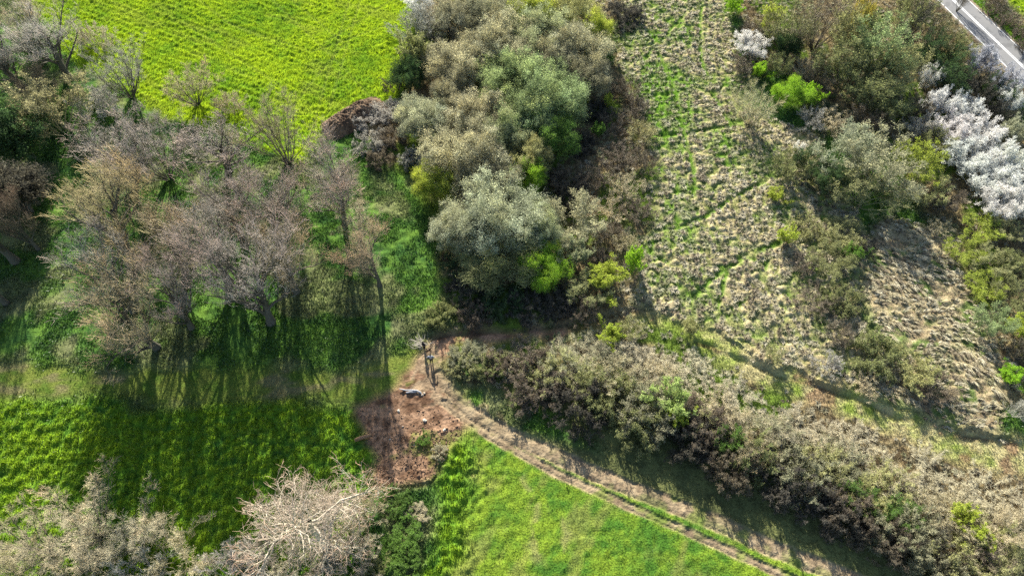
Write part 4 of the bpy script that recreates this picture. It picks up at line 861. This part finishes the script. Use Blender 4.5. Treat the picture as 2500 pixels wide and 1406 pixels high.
# ---- people and dog: one skinned surface per body
def skin(name, verts, edges, rads, color, parent=None, loc=(0, 0, 0), rz=0, sub=2, root=0, mat=None):
    me = bpy.data.meshes.new(name); me.from_pydata([tuple(v) for v in verts], edges, [])
    ob = bpy.data.objects.new(name, me); COL.objects.link(ob)
    md = ob.modifiers.new('skin', 'SKIN'); md.use_smooth_shade = True
    for v, r in zip(me.skin_vertices[0].data, rads): v.radius = (r, r) if not isinstance(r, tuple) else r
    me.skin_vertices[0].data[root].use_root = True
    ss = ob.modifiers.new('sub', 'SUBSURF'); ss.levels = sub; ss.render_levels = sub
    dg = bpy.context.evaluated_depsgraph_get(); nm = bpy.data.meshes.new_from_object(ob.evaluated_get(dg))
    bpy.data.objects.remove(ob); bpy.data.meshes.remove(me)
    nm.materials.clear(); nm.materials.append(mat or M_CLOTH)
    a = nm.attributes.new('Col', 'FLOAT_COLOR', 'POINT'); a.data.foreach_set('color', np.ones(len(nm.vertices) * 4, np.float32))
    nm.name = name; o = link(name, nm, parent, color)
    if parent is None: o.location = loc; o.rotation_euler = (0, 0, rz)
    return o
def person(px, py, rz, top, trousers, hair, skincol, arms, label, height=1.78):
    """local frame: faces +Y, feet at the origin"""
    x, y, z = G(px, py, 0)[:2] + (0,); z = float(zat(x, y)); s = height / 1.78
    root = bpy.data.objects.new('person', None); COL.objects.link(root); root.location = (x, y, z + .02); root.rotation_euler = (0, 0, rz); root.scale = (s, s, s)
    tag(root, label, 'person')
    # whole body (skin coloured), then clothing shells
    def armj(side, a): return [(side * .19, 0, 1.44), (side * .19 + a[0][0] * side, a[0][1], a[0][2]), (side * .19 + a[1][0] * side, a[1][1], a[1][2])]
    V = [(0, 0, .98), (0, .0, 1.15), (0, -.01, 1.38), (0, 0, 1.50), (0, .01, 1.56)]; R = [(.15, .11), (.14, .10), (.16, .11), .060, .055]
    E_ = [(0, 1), (1, 2), (2, 3), (3, 4)]
    for sd in (-1, 1):
        k = len(V); V += [(sd * .10, 0, .90), (sd * .11, .015, .50), (sd * .115, 0, .09), (sd * .12, .14, .04)]; R += [.095, .062, .045, .038]; E_ += [(0, k), (k, k + 1), (k + 1, k + 2), (k + 2, k + 3)]
        j = armj(sd, arms[0 if sd < 0 else 1]); k = len(V); V += j; R += [.058, .044, .030]; E_ += [(2, k), (k, k + 1), (k + 1, k + 2)]
        e = np.array(j[2]); d = e - np.array(j[1]); d /= np.linalg.norm(d); pc = e + d * .07; q = np.cross(d, [0, 0, 1.]); q /= max(np.linalg.norm(q), 1e-6)
        k2 = len(V); V += [tuple(pc)]; R += [.030]; E_ += [(k + 2, k2)]
        for f, (o_, ln) in enumerate(((-.030, .060), (-.010, .075), (.010, .080), (.030, .068))):
            b = pc + q * o_ + d * .03; m1 = b + d * ln * .55 + np.array([0, 0, -.012]); m2 = m1 + d * ln * .4 + np.array([0, 0, -.022])
            k3 = len(V); V += [tuple(b), tuple(m1), tuple(m2)]; R += [.010, .009, .007]; E_ += [(k2, k3), (k3, k3 + 1), (k3 + 1, k3 + 2)]
        b = e + d * .03 - q * .035; k3 = len(V); V += [tuple(b), tuple(b + d * .03 - q * .03), tuple(b + d * .06 - q * .035)]; R += [.012, .010, .008]; E_ += [(k + 2, k3), (k3, k3 + 1), (k3 + 1, k3 + 2)]
    skin('body', V, E_, R, skincol, root, sub=1)
    bm = bmesh.new(); bmesh.ops.create_uvsphere(bm, u_segments=20, v_segments=16, radius=1)
    for v in bm.verts:
        c = v.co.copy(); v.co = Vector((c.x * .078 * (1 - .18 * max(0, -c.z)), c.y * .098, c.z * .120))
        if c.y > .75 and -.35 < c.z < .15 and abs(c.x) < .25: v.co.y += .022 * (1 - abs(c.x) * 3)
        if c.y > .6 and -.75 < c.z < -.5: v.co.y += .006
        if abs(c.x) > .93 and abs(c.z) < .3: v.co.x *= 1.16
    hm = bpy.data.meshes.new('head'); bm.to_mesh(hm); bm.free(); hm.materials.append(M_CLOTH)
    a = hm.attributes.new('Col', 'FLOAT_COLOR', 'POINT'); arr = np.ones((len(hm.vertices), 4), np.float32)
    for i, v in enumerate(hm.vertices):
        if v.co.y > .07 and abs(v.co.z) < .02 and .02 < abs(v.co.x) < .045: arr[i, :3] = (.12, .1, .1)
        if v.co.y > .07 and -.075 < v.co.z < -.055 and abs(v.co.x) < .03: arr[i, :3] = (.7, .45, .45)
    a.data.foreach_set('color', arr.ravel()); h = link('head', hm, root, skincol); h.location = (0, .02, 1.665); h.rotation_euler = (-.12, 0, 0)
    bm = bmesh.new(); bmesh.ops.create_uvsphere(bm, u_segments=20, v_segments=14, radius=1)
    for v in bm.verts:
        c = v.co.copy(); v.co = Vector((c.x * .088, c.y * .108 - .012, c.z * .125 + .014))
    bmesh.ops.delete(bm, geom=[v for v in bm.verts if (v.co.y > .03 and v.co.z < .06) or v.co.z < -.075], context='VERTS')
    hm = bpy.data.meshes.new('hair'); bm.to_mesh(hm); bm.free(); hm.materials.append(M_CLOTH); a = hm.attributes.new('Col', 'FLOAT_COLOR', 'POINT'); a.data.foreach_set('color', np.ones(len(hm.vertices) * 4, np.float32))
    h = link('hair', hm, root, hair); h.location = (0, .02, 1.665); h.rotation_euler = (-.12, 0, 0)
    V = [(0, 0, .97), (0, 0, 1.14), (0, -.01, 1.40), (0, 0, 1.505)]; R = [(.215, .165), (.195, .150), (.235, .16), .09]; E_ = [(0, 1), (1, 2), (2, 3)]
    for sd in (-1, 1):
        j = armj(sd, arms[0 if sd < 0 else 1]); k = len(V); V += j; R += [.095, .075, .055]; E_ += [(2, k), (k, k + 1), (k + 1, k + 2)]
    skin('jacket', V, E_, R, top, root, sub=1)
    V = [(0, 0, 1.00)]; R = [(.19, .145)]; E_ = []
    for sd in (-1, 1):
        k = len(V); V += [(sd * .10, 0, .88), (sd * .11, .012, .50), (sd * .115, 0, .13)]; R += [.125, .095, .078]; E_ += [(0, k), (k, k + 1), (k + 1, k + 2)]
    skin('trousers', V, E_, R, trousers, root, sub=1)
    for sd in (-1, 1):
        skin('boot', [(sd * .115, -.03, .13), (sd * .118, -.02, .06), (sd * .12, .07, .045), (sd * .125, .17, .04)], [(0, 1), (1, 2), (2, 3)], [.060, .058, .050, .040], (.03, .025, .02), root, sub=1)
    return root
person(1054, 886, .1, (.30, .32, .37), (.02, .02, .025), (.05, .035, .03), (.42, .27, .20), [[(.16, .02, 1.22), (.28, .10, 1.02)], [(.16, -.02, 1.20), (.25, .06, .97)]], 'person in a grey jacket and black trousers seen from behind, arms held out', 1.80)
person(1037, 855, -.9, (.02, .02, .025), (.02, .02, .022), (.03, .025, .02), (.40, .26, .20), [[(.05, .02, 1.16), (.05, .14, .95)], [(.05, .05, 1.16), (.04, .22, .98)]], 'person dressed all in black standing behind the dog', 1.78)
dx, dy, _ = G(1047, 858, .3); dz = float(zat(dx, dy))
dogr = bpy.data.objects.new('dog', None); COL.objects.link(dogr); dogr.location = (dx, dy, dz); dogr.rotation_euler = (0, 0, math.radians(-55)); tag(dogr, 'small dark dog standing between the two people', 'dog')
V = [(0, -.26, .36), (0, -.05, .36), (0, .20, .36), (0, .30, .46), (0, .38, .54), (0, .47, .51), (0, .54, .49), (0, -.36, .40), (0, -.48, .50)]
R = [.095, .095, .115, .065, .070, .042, .028, .025, .012]; E_ = [(0, 1), (1, 2), (2, 3), (3, 4), (4, 5), (5, 6), (0, 7), (7, 8)]
for sd in (-1, 1):
    k = len(V); V += [(sd * .07, .20, .26), (sd * .07, .19, .14), (sd * .07, .20, .03), (sd * .07, .24, .02)]; R += [.045, .026, .022, .022]; E_ += [(2, k), (k, k + 1), (k + 1, k + 2), (k + 2, k + 3)]
    k = len(V); V += [(sd * .07, -.23, .25), (sd * .07, -.34, .15), (sd * .07, -.31, .03), (sd * .07, -.27, .02)]; R += [.060, .026, .022, .022]; E_ += [(0, k), (k, k + 1), (k + 1, k + 2), (k + 2, k + 3)]
skin('body', V, E_, R, (.035, .025, .02), dogr, sub=2)
for sd in (-1, 1): skin('ear', [(sd * .045, .36, .59), (sd * .075, .36, .55), (sd * .08, .37, .49)], [(0, 1), (1, 2)], [.02, .024, .014], (.03, .02, .018), dogr, sub=1)
for o in bpy.data.objects:
    if len(str(o.get('label', '')).split()) > 16: print('LONG', o['label'])
print('plants', NPL[0], 'objects', len(bpy.data.objects))
